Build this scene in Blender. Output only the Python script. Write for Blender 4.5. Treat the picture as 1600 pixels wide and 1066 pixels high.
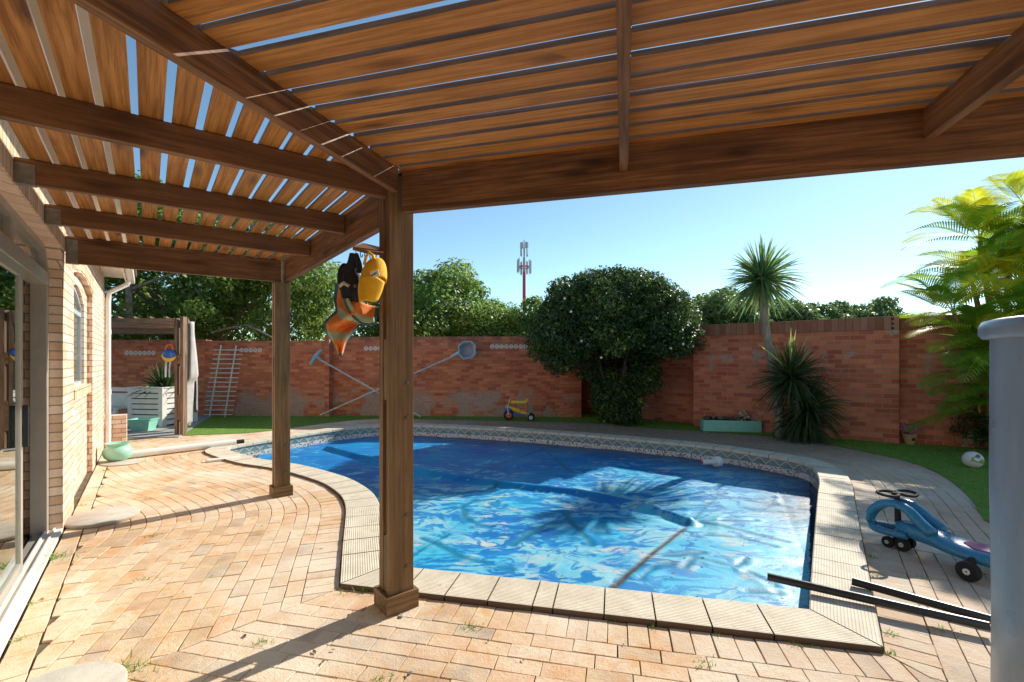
import bpy, bmesh, math, random
import numpy as np
from mathutils import Vector, Matrix, noise
random.seed(7); rng = np.random.default_rng(7)
R = math.radians
S = bpy.context.scene
for o in list(bpy.data.objects): bpy.data.objects.remove(o)
# ------------------------------------------------------------------ camera, sky, sun, exposure
CAM_H = 1.45
cd = bpy.data.cameras.new('camera'); cam = bpy.data.objects.new('camera', cd)
S.collection.objects.link(cam); S.camera = cam
cam.location = (0, 0, CAM_H); cam.rotation_euler = (R(90), 0, 0)
cd.sensor_width = 36; cd.lens = 36*720/1600; cd.shift_y = 0.02; cd.clip_start = .05; cd.clip_end = 3000
SUN_YAW, SUN_EL = 45.5, 32.0
w = bpy.data.worlds.new('World'); S.world = w; w.use_nodes = True
nt = w.node_tree; sky = nt.nodes.new('ShaderNodeTexSky'); sky.sky_type = 'NISHITA'; sky.sun_disc = False
sky.sun_elevation = R(SUN_EL); sky.sun_rotation = R(SUN_YAW); sky.air_density = 0.8; sky.dust_density = 0.08; sky.ozone_density = 1.0
tm = nt.nodes.new('ShaderNodeMix'); tm.data_type = 'RGBA'; tm.blend_type = 'MULTIPLY'; tm.inputs[0].default_value = 1; tm.inputs[7].default_value = (.93, 1.06, .98, 1)
nt.links.new(sky.outputs[0], tm.inputs[6]); nt.links.new(tm.outputs[2], nt.nodes['Background'].inputs[0]); nt.nodes['Background'].inputs[1].default_value = 0.108
sl = bpy.data.lights.new('sun', 'SUN'); sun = bpy.data.objects.new('sun', sl); S.collection.objects.link(sun)
sl.energy = 4.0; sl.angle = R(.55); sl.color = (1, .93, .82)
sd = Vector((-math.sin(R(SUN_YAW))*math.cos(R(SUN_EL)), -math.cos(R(SUN_YAW))*math.cos(R(SUN_EL)), -math.sin(R(SUN_EL))))
sun.rotation_euler = sd.to_track_quat('-Z', 'Y').to_euler(); sun.location = (20, 20, 20)
S.view_settings.view_transform = 'Standard'; S.view_settings.look = 'None'
S.cycles.diffuse_bounces = 8; S.cycles.max_bounces = 14; S.cycles.transparent_max_bounces = 12
S.view_settings.exposure = 0.79; S.view_settings.gamma = 1

def G(px, py, z=0.0):                       # photo pixel -> point at height z in the surveyed yard
    Y = (CAM_H - z)*720/(py - 565); return Vector(((px-800)/720*Y, Y, z))
def P3(px, py, Y): return Vector(((px-800)/720*Y, Y, CAM_H+(565-py)/720*Y))

# ------------------------------------------------------------------ helpers
C = S.collection.objects
def link(o): C.link(o); return o
def meta(o, label=None, cat=None, group=None, kind=None):
    if label: o['label'] = label
    if cat: o['category'] = cat
    if group: o['group'] = group
    if kind: o['kind'] = kind
    return o
def thing(name, label, cat, loc=(0, 0, 0), rz=0, group=None):
    o = link(bpy.data.objects.new(name, None)); o.location = loc; o.rotation_euler = (0, 0, rz)
    o.empty_display_size = .1
    return meta(o, label, cat, group)
class MB:
    def __init__(s): s.v = []; s.f = []; s.mi = []; s.m = 0
    def add(s, vs, fs):
        b = len(s.v); s.v += [tuple(p) for p in vs]; s.f += [tuple(b+i for i in f) for f in fs]; s.mi += [s.m]*len(fs); return s
    def box(s, c, d, rot=None, bev=0.0):
        c = Vector(c); hx, hy, hz = d[0]/2, d[1]/2, d[2]/2
        if bev > 0:
            bm = bmesh.new(); bmesh.ops.create_cube(bm, size=1)
            for v in bm.verts: v.co = Vector((v.co.x*d[0], v.co.y*d[1], v.co.z*d[2]))
            bmesh.ops.bevel(bm, geom=bm.edges[:], offset=bev, segments=2, affect='EDGES', profile=.6)
            vs = [v.co.copy() for v in bm.verts]; fs = [[v.index for v in f.verts] for f in bm.faces]; bm.free()
        else:
            vs = [Vector((x, y, z)) for z in (-hz, hz) for y in (-hy, hy) for x in (-hx, hx)]
            fs = [(0, 2, 3, 1), (4, 5, 7, 6), (0, 1, 5, 4), (2, 6, 7, 3), (0, 4, 6, 2), (1, 3, 7, 5)]
        if rot is not None: vs = [rot @ v for v in vs]
        return s.add([c+v for v in vs], fs)
    def tube(s, pts, rad, n=8, cap=True):
        pts = [Vector(p) for p in pts]; m = len(pts)
        rads = rad if hasattr(rad, '__len__') else [rad]*m
        vs = []; up = Vector((0, 0, 1)); prev = None
        for i, p in enumerate(pts):
            t = (pts[min(i+1, m-1)]-pts[max(i-1, 0)]).normalized()
            if prev is None:
                a = t.cross(up if abs(t.z) < .9 else Vector((1, 0, 0))).normalized()
            else: a = (prev - t*prev.dot(t)).normalized()
            prev = a; b = t.cross(a)
            for k in range(n):
                q = 2*math.pi*k/n; vs.append(p+(a*math.cos(q)+b*math.sin(q))*rads[i])
        fs = [(i*n+k, i*n+(k+1) % n, (i+1)*n+(k+1) % n, (i+1)*n+k) for i in range(m-1) for k in range(n)]
        if cap: fs += [tuple(range(n))[::-1], tuple((m-1)*n+k for k in range(n))]
        return s.add(vs, fs)
    def lathe(s, prof, c=(0, 0, 0), n=24, axis=None):
        c = Vector(c); vs = []; m = len(prof)
        for r, z in prof:
            for k in range(n):
                q = 2*math.pi*k/n; v = Vector((r*math.cos(q), r*math.sin(q), z))
                if axis is not None: v = axis @ v
                vs.append(c+v)
        fs = [(i*n+k, i*n+(k+1) % n, (i+1)*n+(k+1) % n, (i+1)*n+k) for i in range(m-1) for k in range(n)]
        if prof[0][0] > 1e-4: fs.append(tuple(range(n))[::-1])
        if prof[-1][0] > 1e-4: fs.append(tuple((m-1)*n+k for k in range(n)))
        return s.add(vs, fs)
    def ball(s, c, r, n=12, m=8):
        r = r if hasattr(r, '__len__') else (r, r, r); vs = []; c = Vector(c)
        for i in range(m+1):
            t = math.pi*i/m
            for k in range(n):
                q = 2*math.pi*k/n; vs.append(c+Vector((r[0]*math.sin(t)*math.cos(q), r[1]*math.sin(t)*math.sin(q), -r[2]*math.cos(t))))
        return s.add(vs, [(i*n+k, i*n+(k+1) % n, (i+1)*n+(k+1) % n, (i+1)*n+k) for i in range(m) for k in range(n)])
    def prism(s, poly, z0, z1):
        n = len(poly); vs = [(p[0], p[1], z0) for p in poly]+[(p[0], p[1], z1) for p in poly]
        return s.add(vs, [tuple(range(n))[::-1], tuple(range(n, 2*n))]+[(i, (i+1) % n, n+(i+1) % n, n+i) for i in range(n)])
    def build(s, name, mats, parent=None, smooth=False, loc=None, rot=None):
        me = bpy.data.meshes.new(name); me.from_pydata(s.v, [], s.f)
        if not isinstance(mats, (list, tuple)): mats = [mats]
        for m in mats: me.materials.append(m)
        if len(mats) > 1: me.polygons.foreach_set('material_index', s.mi)
        bm = bmesh.new(); bm.from_mesh(me); bmesh.ops.remove_doubles(bm, verts=bm.verts, dist=1e-6)
        bmesh.ops.recalc_face_normals(bm, faces=bm.faces); bm.to_mesh(me); bm.free()
        if smooth:
            me.polygons.foreach_set('use_smooth', [True]*len(me.polygons))
            if smooth != 'all': me.set_sharp_from_angle(angle=R(smooth if smooth is not True else 40))
        o = link(bpy.data.objects.new(name, me))
        if parent: o.parent = parent
        if loc is not None: o.location = loc
        if rot is not None: o.rotation_euler = rot
        return o
def wpart(o, parent):                        # parent an object already placed in world space
    m = Matrix.LocRotScale(parent.location, parent.rotation_euler, None)
    if parent.parent: 
        q = parent.parent; m = Matrix.LocRotScale(q.location, q.rotation_euler, None) @ m
    o.parent = parent; L = m.inverted() @ Matrix.LocRotScale(o.location, o.rotation_euler, None)
    o.location = L.to_translation(); o.rotation_euler = L.to_euler(); return o
def copy_tree(o, parent=None):
    c = o.copy(); C.link(c); c.parent = parent
    for ch in o.children: copy_tree(ch, c)
    return c
def rawmesh(name, V, F, mats, tint=None, smooth=False, mi=None, attr=None):
    V = np.asarray(V, dtype=np.float32); F = np.asarray(F, dtype=np.int32); k = F.shape[1]
    me = bpy.data.meshes.new(name); me.vertices.add(len(V)); me.vertices.foreach_set('co', V.ravel())
    me.loops.add(F.size); me.loops.foreach_set('vertex_index', F.ravel()); me.polygons.add(len(F))
    me.polygons.foreach_set('loop_start', np.arange(0, F.size, k, dtype=np.int32)); me.polygons.foreach_set('loop_total', np.full(len(F), k, dtype=np.int32))
    me.update(calc_edges=True)
    if not isinstance(mats, (list, tuple)): mats = [mats]
    for m in mats: me.materials.append(m)
    if mi is not None: me.polygons.foreach_set('material_index', np.asarray(mi, dtype=np.int32))
    if tint is not None:
        a = me.attributes.new('tint', 'FLOAT', 'FACE'); a.data.foreach_set('value', np.asarray(tint, dtype=np.float32))
    if attr is not None:
        for nm, arr in attr.items():
            a = me.attributes.new(nm, 'FLOAT', 'POINT'); a.data.foreach_set('value', np.asarray(arr, dtype=np.float32))
    if smooth: me.polygons.foreach_set('use_smooth', np.ones(len(F), dtype=bool))
    return link(bpy.data.objects.new(name, me))

# ------------------------------------------------------------------ materials
class NT:
    def __init__(s, name):
        s.m = bpy.data.materials.new(name); s.m.use_nodes = True; s.t = s.m.node_tree; s.n = s.t.nodes; s.b = s.n['Principled BSDF']
        s.out = s.n['Material Output']
    def node(s, typ, **k):
        n = s.n.new(typ)
        for a, b in k.items(): setattr(n, a, b)
        return n
    def L(s, a, b): s.t.links.new(a, b)
    def val(s, sock, v):
        if isinstance(v, (int, float)): sock.default_value = v
        elif isinstance(v, (tuple, list)): sock.default_value = v if len(v) == len(sock.default_value) else tuple(v)+(1,)
        else: s.L(v, sock)
    def math(s, op, a, b=0.0, c=None, clamp=False):
        n = s.node('ShaderNodeMath', operation=op, use_clamp=clamp); s.val(n.inputs[0], a); s.val(n.inputs[1], b)
        if c is not None: s.val(n.inputs[2], c)
        return n.outputs[0]
    def mix(s, f, a, b, blend='MIX'):
        n = s.node('ShaderNodeMix', data_type='RGBA', blend_type=blend); s.val(n.inputs[0], f); s.val(n.inputs[6], a); s.val(n.inputs[7], b); return n.outputs[2]
    def ramp(s, f, stops, interp='LINEAR'):
        n = s.node('ShaderNodeValToRGB'); n.color_ramp.interpolation = interp; e = n.color_ramp.elements
        while len(e) > 1: e.remove(e[-1])
        e[0].position = stops[0][0]; e[0].color = tuple(stops[0][1])+(1,) if len(stops[0][1]) == 3 else stops[0][1]
        for p, c in stops[1:]:
            q = e.new(p); q.color = tuple(c)+(1,)
        s.L(f, n.inputs[0]); return n.outputs[0]
    def rng(s, v, a, b, c=0.0, d=1.0):
        n = s.node('ShaderNodeMapRange'); s.val(n.inputs[0], v)
        for i, x in enumerate((a, b, c, d)): n.inputs[i+1].default_value = x
        return n.outputs[0]
    def obj(s): return s.node('ShaderNodeTexCoord').outputs['Object']
    def geo(s): return s.node('ShaderNodeNewGeometry').outputs['Position']
    def mapping(s, v, scale=(1, 1, 1), loc=(0, 0, 0), rot=(0, 0, 0)):
        n = s.node('ShaderNodeMapping'); n.inputs['Scale'].default_value = scale; n.inputs['Rotation'].default_value = rot
        s.val(n.inputs['Location'], loc); s.L(v, n.inputs[0]); return n.outputs[0]
    def noise(s, v, sc, det=4, rough=.55, dist=0, col=False):
        n = s.node('ShaderNodeTexNoise'); n.inputs['Scale'].default_value = sc; n.inputs['Detail'].default_value = det
        n.inputs['Roughness'].default_value = rough; n.inputs['Distortion'].default_value = dist
        if v is not None: s.L(v, n.inputs['Vector'])
        return n.outputs['Color' if col else 'Fac']
    def voro(s, v, sc, feat='F1', out='Distance'):
        n = s.node('ShaderNodeTexVoronoi', feature=feat); n.inputs['Scale'].default_value = sc; s.L(v, n.inputs['Vector']); return n.outputs[out]
    def sep(s, v):
        n = s.node('ShaderNodeSeparateXYZ'); s.L(v, n.inputs[0]); return n.outputs
    def comb(s, x, y, z):
        n = s.node('ShaderNodeCombineXYZ'); s.val(n.inputs[0], x); s.val(n.inputs[1], y); s.val(n.inputs[2], z); return n.outputs[0]
    def bump(s, h, strength=.5, dist=.01, nrm=None):
        n = s.node('ShaderNodeBump'); n.inputs['Strength'].default_value = strength; n.inputs['Distance'].default_value = dist
        s.L(h, n.inputs['Height'])
        if nrm is not None: s.L(nrm, n.inputs['Normal'])
        s.L(n.outputs[0], s.b.inputs['Normal']); return n.outputs[0]
    def attr(s, name):
        n = s.node('ShaderNodeAttribute', attribute_name=name); return n.outputs['Fac']
    def rand(s): return s.node('ShaderNodeObjectInfo').outputs['Random']
    def set(s, **k):
        for a, v in k.items():
            s.val(s.b.inputs[{'color': 'Base Color', 'rough': 'Roughness', 'metal': 'Metallic', 'spec': 'Specular IOR Level'}[a]], v)
        return s
def simple(name, col, rough=.6, metal=0, var=.12, sc=12, bump=.0, spec=.5):
    t = NT(name); v = t.obj(); f = t.noise(v, sc, 5)
    c = t.mix(t.rng(f, .3, .7), tuple(x*(1-var) for x in col), tuple(min(1, x*(1+var)) for x in col))
    t.set(color=c, rough=t.rng(t.noise(v, sc*3, 3), .3, .7, max(.02, rough-.06), min(1, rough+.06)), metal=metal, spec=spec)
    if bump: t.bump(t.noise(v, sc*8, 3), bump, .004)
    return t.m
def wood(name, dark, light, knot=(.03, .012, .006), rough=.55, spec=.35, bk=.5):
    t = NT(name); v = t.obj(); r = t.rand()
    v = t.mapping(v, loc=t.comb(t.math('MULTIPLY', r, 37), t.math('MULTIPLY', r, 11), 0))
    warp = t.noise(t.mapping(v, (.8, 5, 5)), 2.0, 2)
    g1 = t.noise(t.mapping(v, (2.2, 60, 60)), 1.2, 6, .65, .4)
    g2 = t.noise(t.mapping(v, (.7, 9, 9)), 1.4, 3, .5, 1.5)
    c = t.mix(t.rng(g2, .3, .7), dark, light)
    c = t.mix(t.rng(g1, .44, .60, 0, .6), c, tuple(x*.45 for x in dark))
    px_, py_, pz_ = t.sep(v); kv = t.comb(t.math('ADD', t.math('MULTIPLY', px_, 1.5), t.math('MULTIPLY', t.noise(t.mapping(v, (3, 14, 14)), 1.5, 3), .30)), t.math('ADD', t.math('MULTIPLY', t.math('ADD', py_, pz_), 6), t.math('MULTIPLY', r, 9)), 0); kn = t.node('ShaderNodeTexVoronoi', voronoi_dimensions='2D'); kn.inputs['Scale'].default_value = 1; t.L(kv, kn.inputs['Vector']); kc = t.sep(kn.outputs['Color']); k = t.math('ADD', kn.outputs['Distance'], t.math('MULTIPLY', t.math('LESS_THAN', kc[0], .62), 1.0))
    c = t.mix(t.rng(k, .05, .22, bk, 0), c, knot)
    c = t.mix(t.rng(t.noise(t.mapping(v, (4, 60, 60)), 1.0, 4, .7), .62, .72, 0, .6), c, tuple(x*.3 for x in dark))
    blot = t.noise(v, 2.3, 3)
    c = t.mix(t.rng(blot, .52, .74, 0, .5), c, tuple(x*.6 for x in dark))
    c = t.mix(t.rng(r, 0, 1, 0, .35), c, tuple(x*.62 for x in light))
    t.set(color=c, rough=t.rng(g1, .3, .7, rough-.1, rough+.15), spec=spec)
    t.bump(t.math('ADD', g1, t.math('MULTIPLY', warp, .3)), .35, .003); return t.m
M = {}
M['rafter'] = wood('stained_timber', (.13, .060, .027), (.34, .165, .070), bk=.85)
M['slat'] = wood('orange_slat_timber', (.40, .155, .038), (.72, .33, .095), (.075, .025, .012), bk=.9)
M['slatedge'] = wood('weathered_slat_edge', (.13, .085, .06), (.28, .19, .14))
M['post'] = wood('post_timber', (.15, .082, .036), (.31, .185, .080))
M['old'] = wood('weathered_timber', (.17, .10, .065), (.34, .22, .14))
M['metal'] = simple('galvanised_metal', (.24, .23, .21), .55, .5, .3, 20)
M['bolt'] = simple('dark_steel', (.14, .12, .10), .4, .8)
def brick(name, c1, c2, mort, bw, bh, ms=.010, patch=None, rough=.85, vertical=False, bumpd=.012, dark=None, lowz=None):
    t = NT(name); x, y, z = t.sep(t.obj())
    u = t.math('ADD', x, y); 
    wob = t.math('MULTIPLY', t.math('SUBTRACT', t.noise(t.obj(), 3, 2), .5), .012)
    vec = t.comb(t.math('ADD', u, wob), t.math('ADD', z, wob), 0)
    n = t.node('ShaderNodeTexBrick'); n.offset = .5 if not vertical else 0; n.squash = 1
    n.inputs['Scale'].default_value = 1; n.inputs['Mortar Size'].default_value = ms/2; n.inputs['Mortar Smooth'].default_value = .25
    n.inputs['Brick Width'].default_value = bw; n.inputs['Row Height'].default_value = bh; n.inputs['Bias'].default_value = 0
    n.inputs['Color1'].default_value = (0, 0, 0, 1); n.inputs['Color2'].default_value = (1, 1, 1, 1); n.inputs['Mortar'].default_value = (.5, .5, .5, 1)
    t.L(vec, n.inputs['Vector'])
    tint = t.math('ADD', n.outputs['Color'], t.math('MULTIPLY', t.math('SUBTRACT', t.noise(t.obj(), 9, 4), .5), .7), clamp=True)
    c = t.mix(tint, c1, c2); rr_ = t.noise(t.obj(), .9, 4); c = t.mix(t.rng(rr_, .5, .75, 0, .3), c, tuple(q*.6 for q in c1))
    sp = t.noise(t.obj(), 55, 3)
    c = t.mix(t.rng(sp, .55, .75, 0, .4), c, tuple(q*.55 for q in c1))
    c = t.mix(n.outputs['Fac'], c, mort)
    if dark:                                   # weathering grime near the top of the wall
        f = t.math('MULTIPLY', t.rng(z, dark[0], dark[1]), t.rng(t.noise(t.obj(), 2.5, 5, .65), .35, .6))
        c = t.mix(t.math('MULTIPLY', f, .75), c, (.10, .075, .06))
    if patch:                                  # plaster and efflorescence patches
        f = t.rng(t.noise(t.obj(), patch[1], 6, .62), patch[2], patch[2]+.05)
        if lowz: f = t.math('MULTIPLY', f, t.rng(t.math('ADD', z, t.math('MULTIPLY', t.noise(t.obj(), 1.1, 2), 1.0)), lowz+.5, lowz+.25))
        f = t.math('MULTIPLY', f, t.rng(t.noise(t.obj(), 14, 3), .35, .55, .35, .85))
        c = t.mix(f, c, patch[0])
    t.set(color=c, rough=rough, spec=.25)
    t.bump(t.math('ADD', t.math('MULTIPLY', t.math('SUBTRACT', 1, n.outputs['Fac']), 1), t.math('MULTIPLY', sp, .15)), .9, bumpd)
    return t.m
M['housebrick'] = brick('pale_face_brick', (.64, .43, .29), (.86, .68, .54), (.36, .28, .21), .23, .077, .011)
M['housesold'] = brick('pale_soldier_brick', (.58, .40, .25), (.80, .63, .46), (.29, .22, .16), .077, .23, .011, vertical=True)
M['redbrick'] = brick('old_red_brick', (.46, .10, .045), (.76, .25, .11), (.36, .22, .15), .235, .078, .013, patch=((.42, .34, .27), .8, .46), dark=(1.7, 2.1), lowz=.75, bumpd=.006)
M['redbrick2'] = brick('large_red_brick', (.45, .098, .05), (.74, .245, .12), (.42, .27, .19), .235, .088, .016, patch=((.40, .36, .31), 1.7, .585), dark=(1.95, 2.2), bumpd=.006)
M['redsold'] = brick('red_soldier_brick', (.27, .10, .06), (.42, .19, .12), (.16, .12, .09), .11, .30, .012, vertical=True, dark=(1.9, 2.1), bumpd=.008)
# pavers
def paver_mat():
    t = NT('clay_pavers'); a = t.attr('tint'); p = t.geo()
    c = t.ramp(a, [(0, (.40, .25, .16)), (.12, (.55, .37, .23)), (.3, (.67, .48, .31)), (.45, (.67, .42, .24)), (.58, (.71, .54, .38)), (.70, (.67, .38, .20)), (.80, (.75, .61, .45)), (.90, (.62, .29, .12)), (.96, (.42, .37, .30)), (1, (.55, .33, .22))])
    n1 = t.noise(p, 7, 5, .6); n2 = t.noise(p, 130, 3, .7); n3 = t.noise(p, 1.1, 4)
    n4 = t.noise(p, 11, 5, .65)
    c = t.mix(t.rng(n1, .38, .68, 0, .55), c, (.76, .62, .40))
    c = t.mix(t.rng(n4, .50, .38, 0, .6), c, (.64, .34, .13))
    c = t.mix(t.rng(n4, .56, .68, 0, .6), c, (.48, .35, .24))
    c = t.mix(t.rng(n3, .44, .64, 0, .75), c, (.80, .70, .56))
    c = t.mix(t.rng(n2, .58, .70, 0, .6), c, (.30, .19, .11))
    wr = t.sep(p)                                # paler washed pavers on the right hand side of the pool
    c = t.mix(t.rng(wr[0], .6, 1.8, 0, .45), c, (.50, .43, .35))
    fd = t.math('MULTIPLY', t.rng(t.math('ADD', wr[1], t.math('MULTIPLY', n1, 1.2)), 6.6, 8.2), t.rng(wr[0], -3.5, -1.5))   # darker brown towards the far side
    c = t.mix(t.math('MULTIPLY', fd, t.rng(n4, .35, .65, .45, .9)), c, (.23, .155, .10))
    t.set(color=c, rough=.8, spec=.3); t.bump(t.math('ADD', n2, t.math('ADD', n4, t.noise(p, 45, 4, .7))), .8, .005); return t.m
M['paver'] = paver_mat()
def flat(name, stops, sc, rough=.9, bump=.4, bd=.01, sc2=40):
    t = NT(name); p = t.geo(); f = t.noise(p, sc, 6, .6)
    c = t.ramp(f, stops); c = t.mix(t.rng(t.noise(p, sc2, 3), .4, .7, 0, .4), c, tuple(x*.6 for x in stops[0][1]))
    t.set(color=c, rough=rough, spec=.25); t.bump(t.noise(p, sc2, 4), bump, bd); return t.m
M['joint'] = flat('joint_sand', [(.3, (.10, .075, .05)), (.7, (.22, .17, .11))], 8)
M['earth'] = flat('dry_earth', [(.3, (.13, .10, .07)), (.6, (.20, .16, .11)), (.8, (.12, .13, .06))], 3)
M['concrete'] = flat('grey_concrete', [(.3, (.30, .29, .27)), (.7, (.44, .43, .40))], 4, .85, .3, .004, 60)
M['stone'] = simple('pale_stepping_stone', (.50, .46, .39), .85, 0, .15, 9, .5)
def coping_mat():
    t = NT('ribbed_coping'); uv = t.node('ShaderNodeUVMap').outputs[0]; u, v, _ = t.sep(uv)
    p = t.geo()
    rib = t.math('SINE', t.math('MULTIPLY', v, 2*math.pi*20)); 
    n = t.noise(p, 6, 5)
    c = t.mix(t.rng(n, .35, .65), (.62, .55, .42), (.74, .67, .53))
    c = t.mix(t.rng(t.noise(p, 90, 3), .58, .75, 0, .4), c, (.36, .30, .22))
    c = t.mix(t.rng(rib, -.9, -.2, .32, 0), c, (.46, .38, .27)); c = t.mix(t.rng(t.noise(p, 2.2, 5, .65), .54, .74, 0, .35), c, (.50, .44, .33)); c = t.mix(t.rng(t.noise(p, 17, 4, .6), .58, .72, 0, .45), c, (.34, .29, .22))
    c = t.mix(t.math('LESS_THAN', v, .012), c, (.15, .105, .075))  # outer side face darkened in the colour to paint its shade line
    t.set(color=c, rough=.75, spec=.3); t.bump(t.math('ADD', t.rng(rib, -.9, .2), t.math('MULTIPLY', t.noise(p, 60, 4), 1.0)), .5, .005); return t.m
M['coping'] = coping_mat()
def tile_mat():                                # pool edge band: blue-green tiles with wavy gold line, then white pebble mosaic
    t = NT('pool_edge_tiles'); uv = t.node('ShaderNodeUVMap').outputs[0]; u, v, _ = t.sep(uv)   # u metres along, v = height
    p = t.geo()
    base = t.mix(t.rng(t.noise(p, 5, 4), .35, .65), (.14, .23, .24), (.21, .32, .32))
    upper = t.mix(t.rng(t.noise(p, 9, 4), .35, .65), (.22, .28, .25), (.30, .35, .30))
    tri = t.math('PINGPONG', u, .10)
    wave = t.math('SUBTRACT', t.math('SMOOTH_MIN', t.math('MULTIPLY', tri, .9), .075, .02), .11)
    dlt = t.math('SUBTRACT', v, wave)
    c = t.mix(t.math('GREATER_THAN', dlt, 0), base, upper)
    c = t.mix(t.math('LESS_THAN', t.math('ABSOLUTE', dlt), .008), c, (.66, .60, .45))
    grid = t.math('LESS_THAN', t.math('PINGPONG', u, .05), .0012)
    c = t.mix(t.math('MULTIPLY', grid, .5), c, (.35, .35, .3))
    low = t.math('LESS_THAN', v, -.128)
    mos = t.voro(t.comb(u, v, 0), 55, 'F1', 'Color'); ms = t.sep(mos)
    mc = t.mix(t.math('GREATER_THAN', ms[0], .72), (.72, .68, .60), (.22, .17, .15))
    c = t.mix(low, c, mc)
    t.set(color=c, rough=.25, spec=.5); return t.m
M['tile'] = tile_mat()
def cover_mat():
    t = NT('blue_solar_cover'); p = t.geo(); x, y, z = t.sep(p)
    q = t.mapping(p, (1, 1.3, 1))
    wv = t.node('ShaderNodeVectorMath', operation='MULTIPLY_ADD'); t.L(t.noise(q, 1.1, 3, .5, 0, True), wv.inputs[0]); wv.inputs[1].default_value = (.8, .8, 0); t.L(q, wv.inputs[2])
    n1 = t.noise(wv.outputs[0], 2.0, 2, .45, .5); n2 = t.noise(wv.outputs[0], 5.5, 4, .55, .7); n3 = t.noise(p, 1.2, 2, .5, .4)
    n5 = t.noise(p, 14, 3, .6)
    pale = t.attr('pale')                       # paler film over trapped air; shade of the far part painted into this mask too
    st_ = t.noise(t.mapping(wv.outputs[0], (1.0, 2.0, 1), rot=(0, 0, .27)), 2.8, 5, .6, .5)
    bl = t.math('ADD', t.math('MULTIPLY', st_, .65), t.math('MULTIPLY', n2, .35))
    sq = t.math('ABSOLUTE', t.math('SUBTRACT', t.noise(t.mapping(wv.outputs[0], (1, 1.7, 1), rot=(0, 0, .25)), 2.1, 3, .5, .9), .5))
    sqm = t.math('MULTIPLY', t.rng(sq, .018, .034, 1, 0), t.rng(t.noise(p, 1.6, 2), .40, .50))
    f = t.rng(t.math('ADD', t.math('ADD', bl, t.math('MULTIPLY', t.math('SUBTRACT', n5, .5), .12)), t.math('MULTIPLY', pale, .14)), .492, .548)
    f = t.math('MULTIPLY', f, t.math('SUBTRACT', 1, t.math('MULTIPLY', sqm, .9)))
    f = t.math('MULTIPLY', f, t.rng(n5, .3, .62, .8, 1))
    deep = t.mix(t.rng(n3, .35, .65), (.0, .15, .46), (.003, .27, .56))
    lite = t.mix(t.rng(n1, .38, .62), (.05, .46, .66), (.24, .54, .62))
    lite = t.mix(t.rng(t.noise(q, 3.0, 3, .5, .5), .56, .68), lite, (.46, .53, .50))
    c = t.mix(f, deep, lite)
    cr = t.attr('crease'); c = t.mix(t.math('MULTIPLY', cr, t.rng(n5, .35, .5, .75, 1)), c, (.0, .19, .33))
    c = t.mix(t.math('MULTIPLY', t.attr('litter_shade'), .75), c, (.006, .045, .13))  # navy shade painted in along the far edge
    c = t.mix(t.math('MULTIPLY', t.attr('seam'), t.rng(n5, .3, .42, .7, 1)), c, (.045, .042, .028))
    debris = t.math('MULTIPLY', t.attr('litter_shade'), t.rng(t.noise(p, 22, 4, .65), .50, .58))
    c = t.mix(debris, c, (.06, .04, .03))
    t.set(color=c, rough=t.rng(n2, .3, .7, .38, .55), spec=.35)
    t.b.inputs['Coat Weight'].default_value = .05; t.b.inputs['Coat Roughness'].default_value = .3
    bub = t.voro(p, 62)
    t.bump(t.math('ADD', t.math('MULTIPLY', bub, .10), t.math('ADD', t.math('MULTIPLY', bl, .7), t.math('MULTIPLY', f, .12))), .3, .02); return t.m
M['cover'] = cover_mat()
def water_mat():
    t = NT('pool_water'); p = t.geo(); g = t.node('ShaderNodeBsdfGlossy'); g.inputs['Roughness'].default_value = .03
    tr = t.node('ShaderNodeBsdfTransparent'); tr.inputs[0].default_value = (.45, .72, .80, 1)
    fr = t.node('ShaderNodeFresnel'); fr.inputs[0].default_value = 1.33
    b = t.node('ShaderNodeBump'); b.inputs['Strength'].default_value = .3; b.inputs['Distance'].default_value = .02; t.L(t.noise(p, 6, 3), b.inputs['Height'])
    t.L(b.outputs[0], g.inputs['Normal']); t.L(b.outputs[0], fr.inputs['Normal'])
    m = t.node('ShaderNodeMixShader'); df = t.node('ShaderNodeBsdfDiffuse'); df.inputs[0].default_value = (.01, .10, .26, 1); mm = t.node('ShaderNodeMixShader'); mm.inputs[0].default_value = .45; t.L(tr.outputs[0], mm.inputs[1]); t.L(df.outputs[0], mm.inputs[2])
    t.L(fr.outputs[0], m.inputs[0]); t.L(mm.outputs[0], m.inputs[1]); t.L(g.outputs[0], m.inputs[2]); t.L(m.outputs[0], t.out.inputs[0]); return t.m
M['water'] = water_mat()
M['shell'] = simple('pool_shell', (.22, .50, .58), .6)
def glass_mat(name, refl=.35, tint=(.75, .82, .8)):
    t = NT(name); g = t.node('ShaderNodeBsdfGlossy'); g.inputs['Roughness'].default_value = .01; g.inputs[0].default_value = (.9, .95, .93, 1)
    tr = t.node('ShaderNodeBsdfTransparent'); tr.inputs[0].default_value = tint+(1,)
    lw = t.node('ShaderNodeLayerWeight'); lw.inputs[0].default_value = .35
    f = t.math('ADD', t.math('MULTIPLY', lw.outputs['Fresnel'], .8), refl*.35, clamp=True)
    m = t.node('ShaderNodeMixShader'); t.L(f, m.inputs[0]); t.L(tr.outputs[0], m.inputs[1]); t.L(g.outputs[0], m.inputs[2]); t.L(m.outputs[0], t.out.inputs[0]); return t.m
M['glass'] = glass_mat('window_glass', .9)
M['frame'] = simple('bronze_anodised_frame', (.47, .44, .39), .35, .35, .06)
M['winframe'] = simple('grey_window_frame', (.42, .47, .50), .45)
M['white'] = simple('white_paint', (.74, .71, .65), .55, 0, .08, 6)
M['pvc'] = simple('white_pvc', (.78, .76, .70), .35, 0, .05, 4)
M['eave'] = simple('cream_eave', (.74, .69, .60), .6, 0, .06, 4)
M['dark'] = simple('dark_room', (.07, .05, .04), .9)
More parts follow.
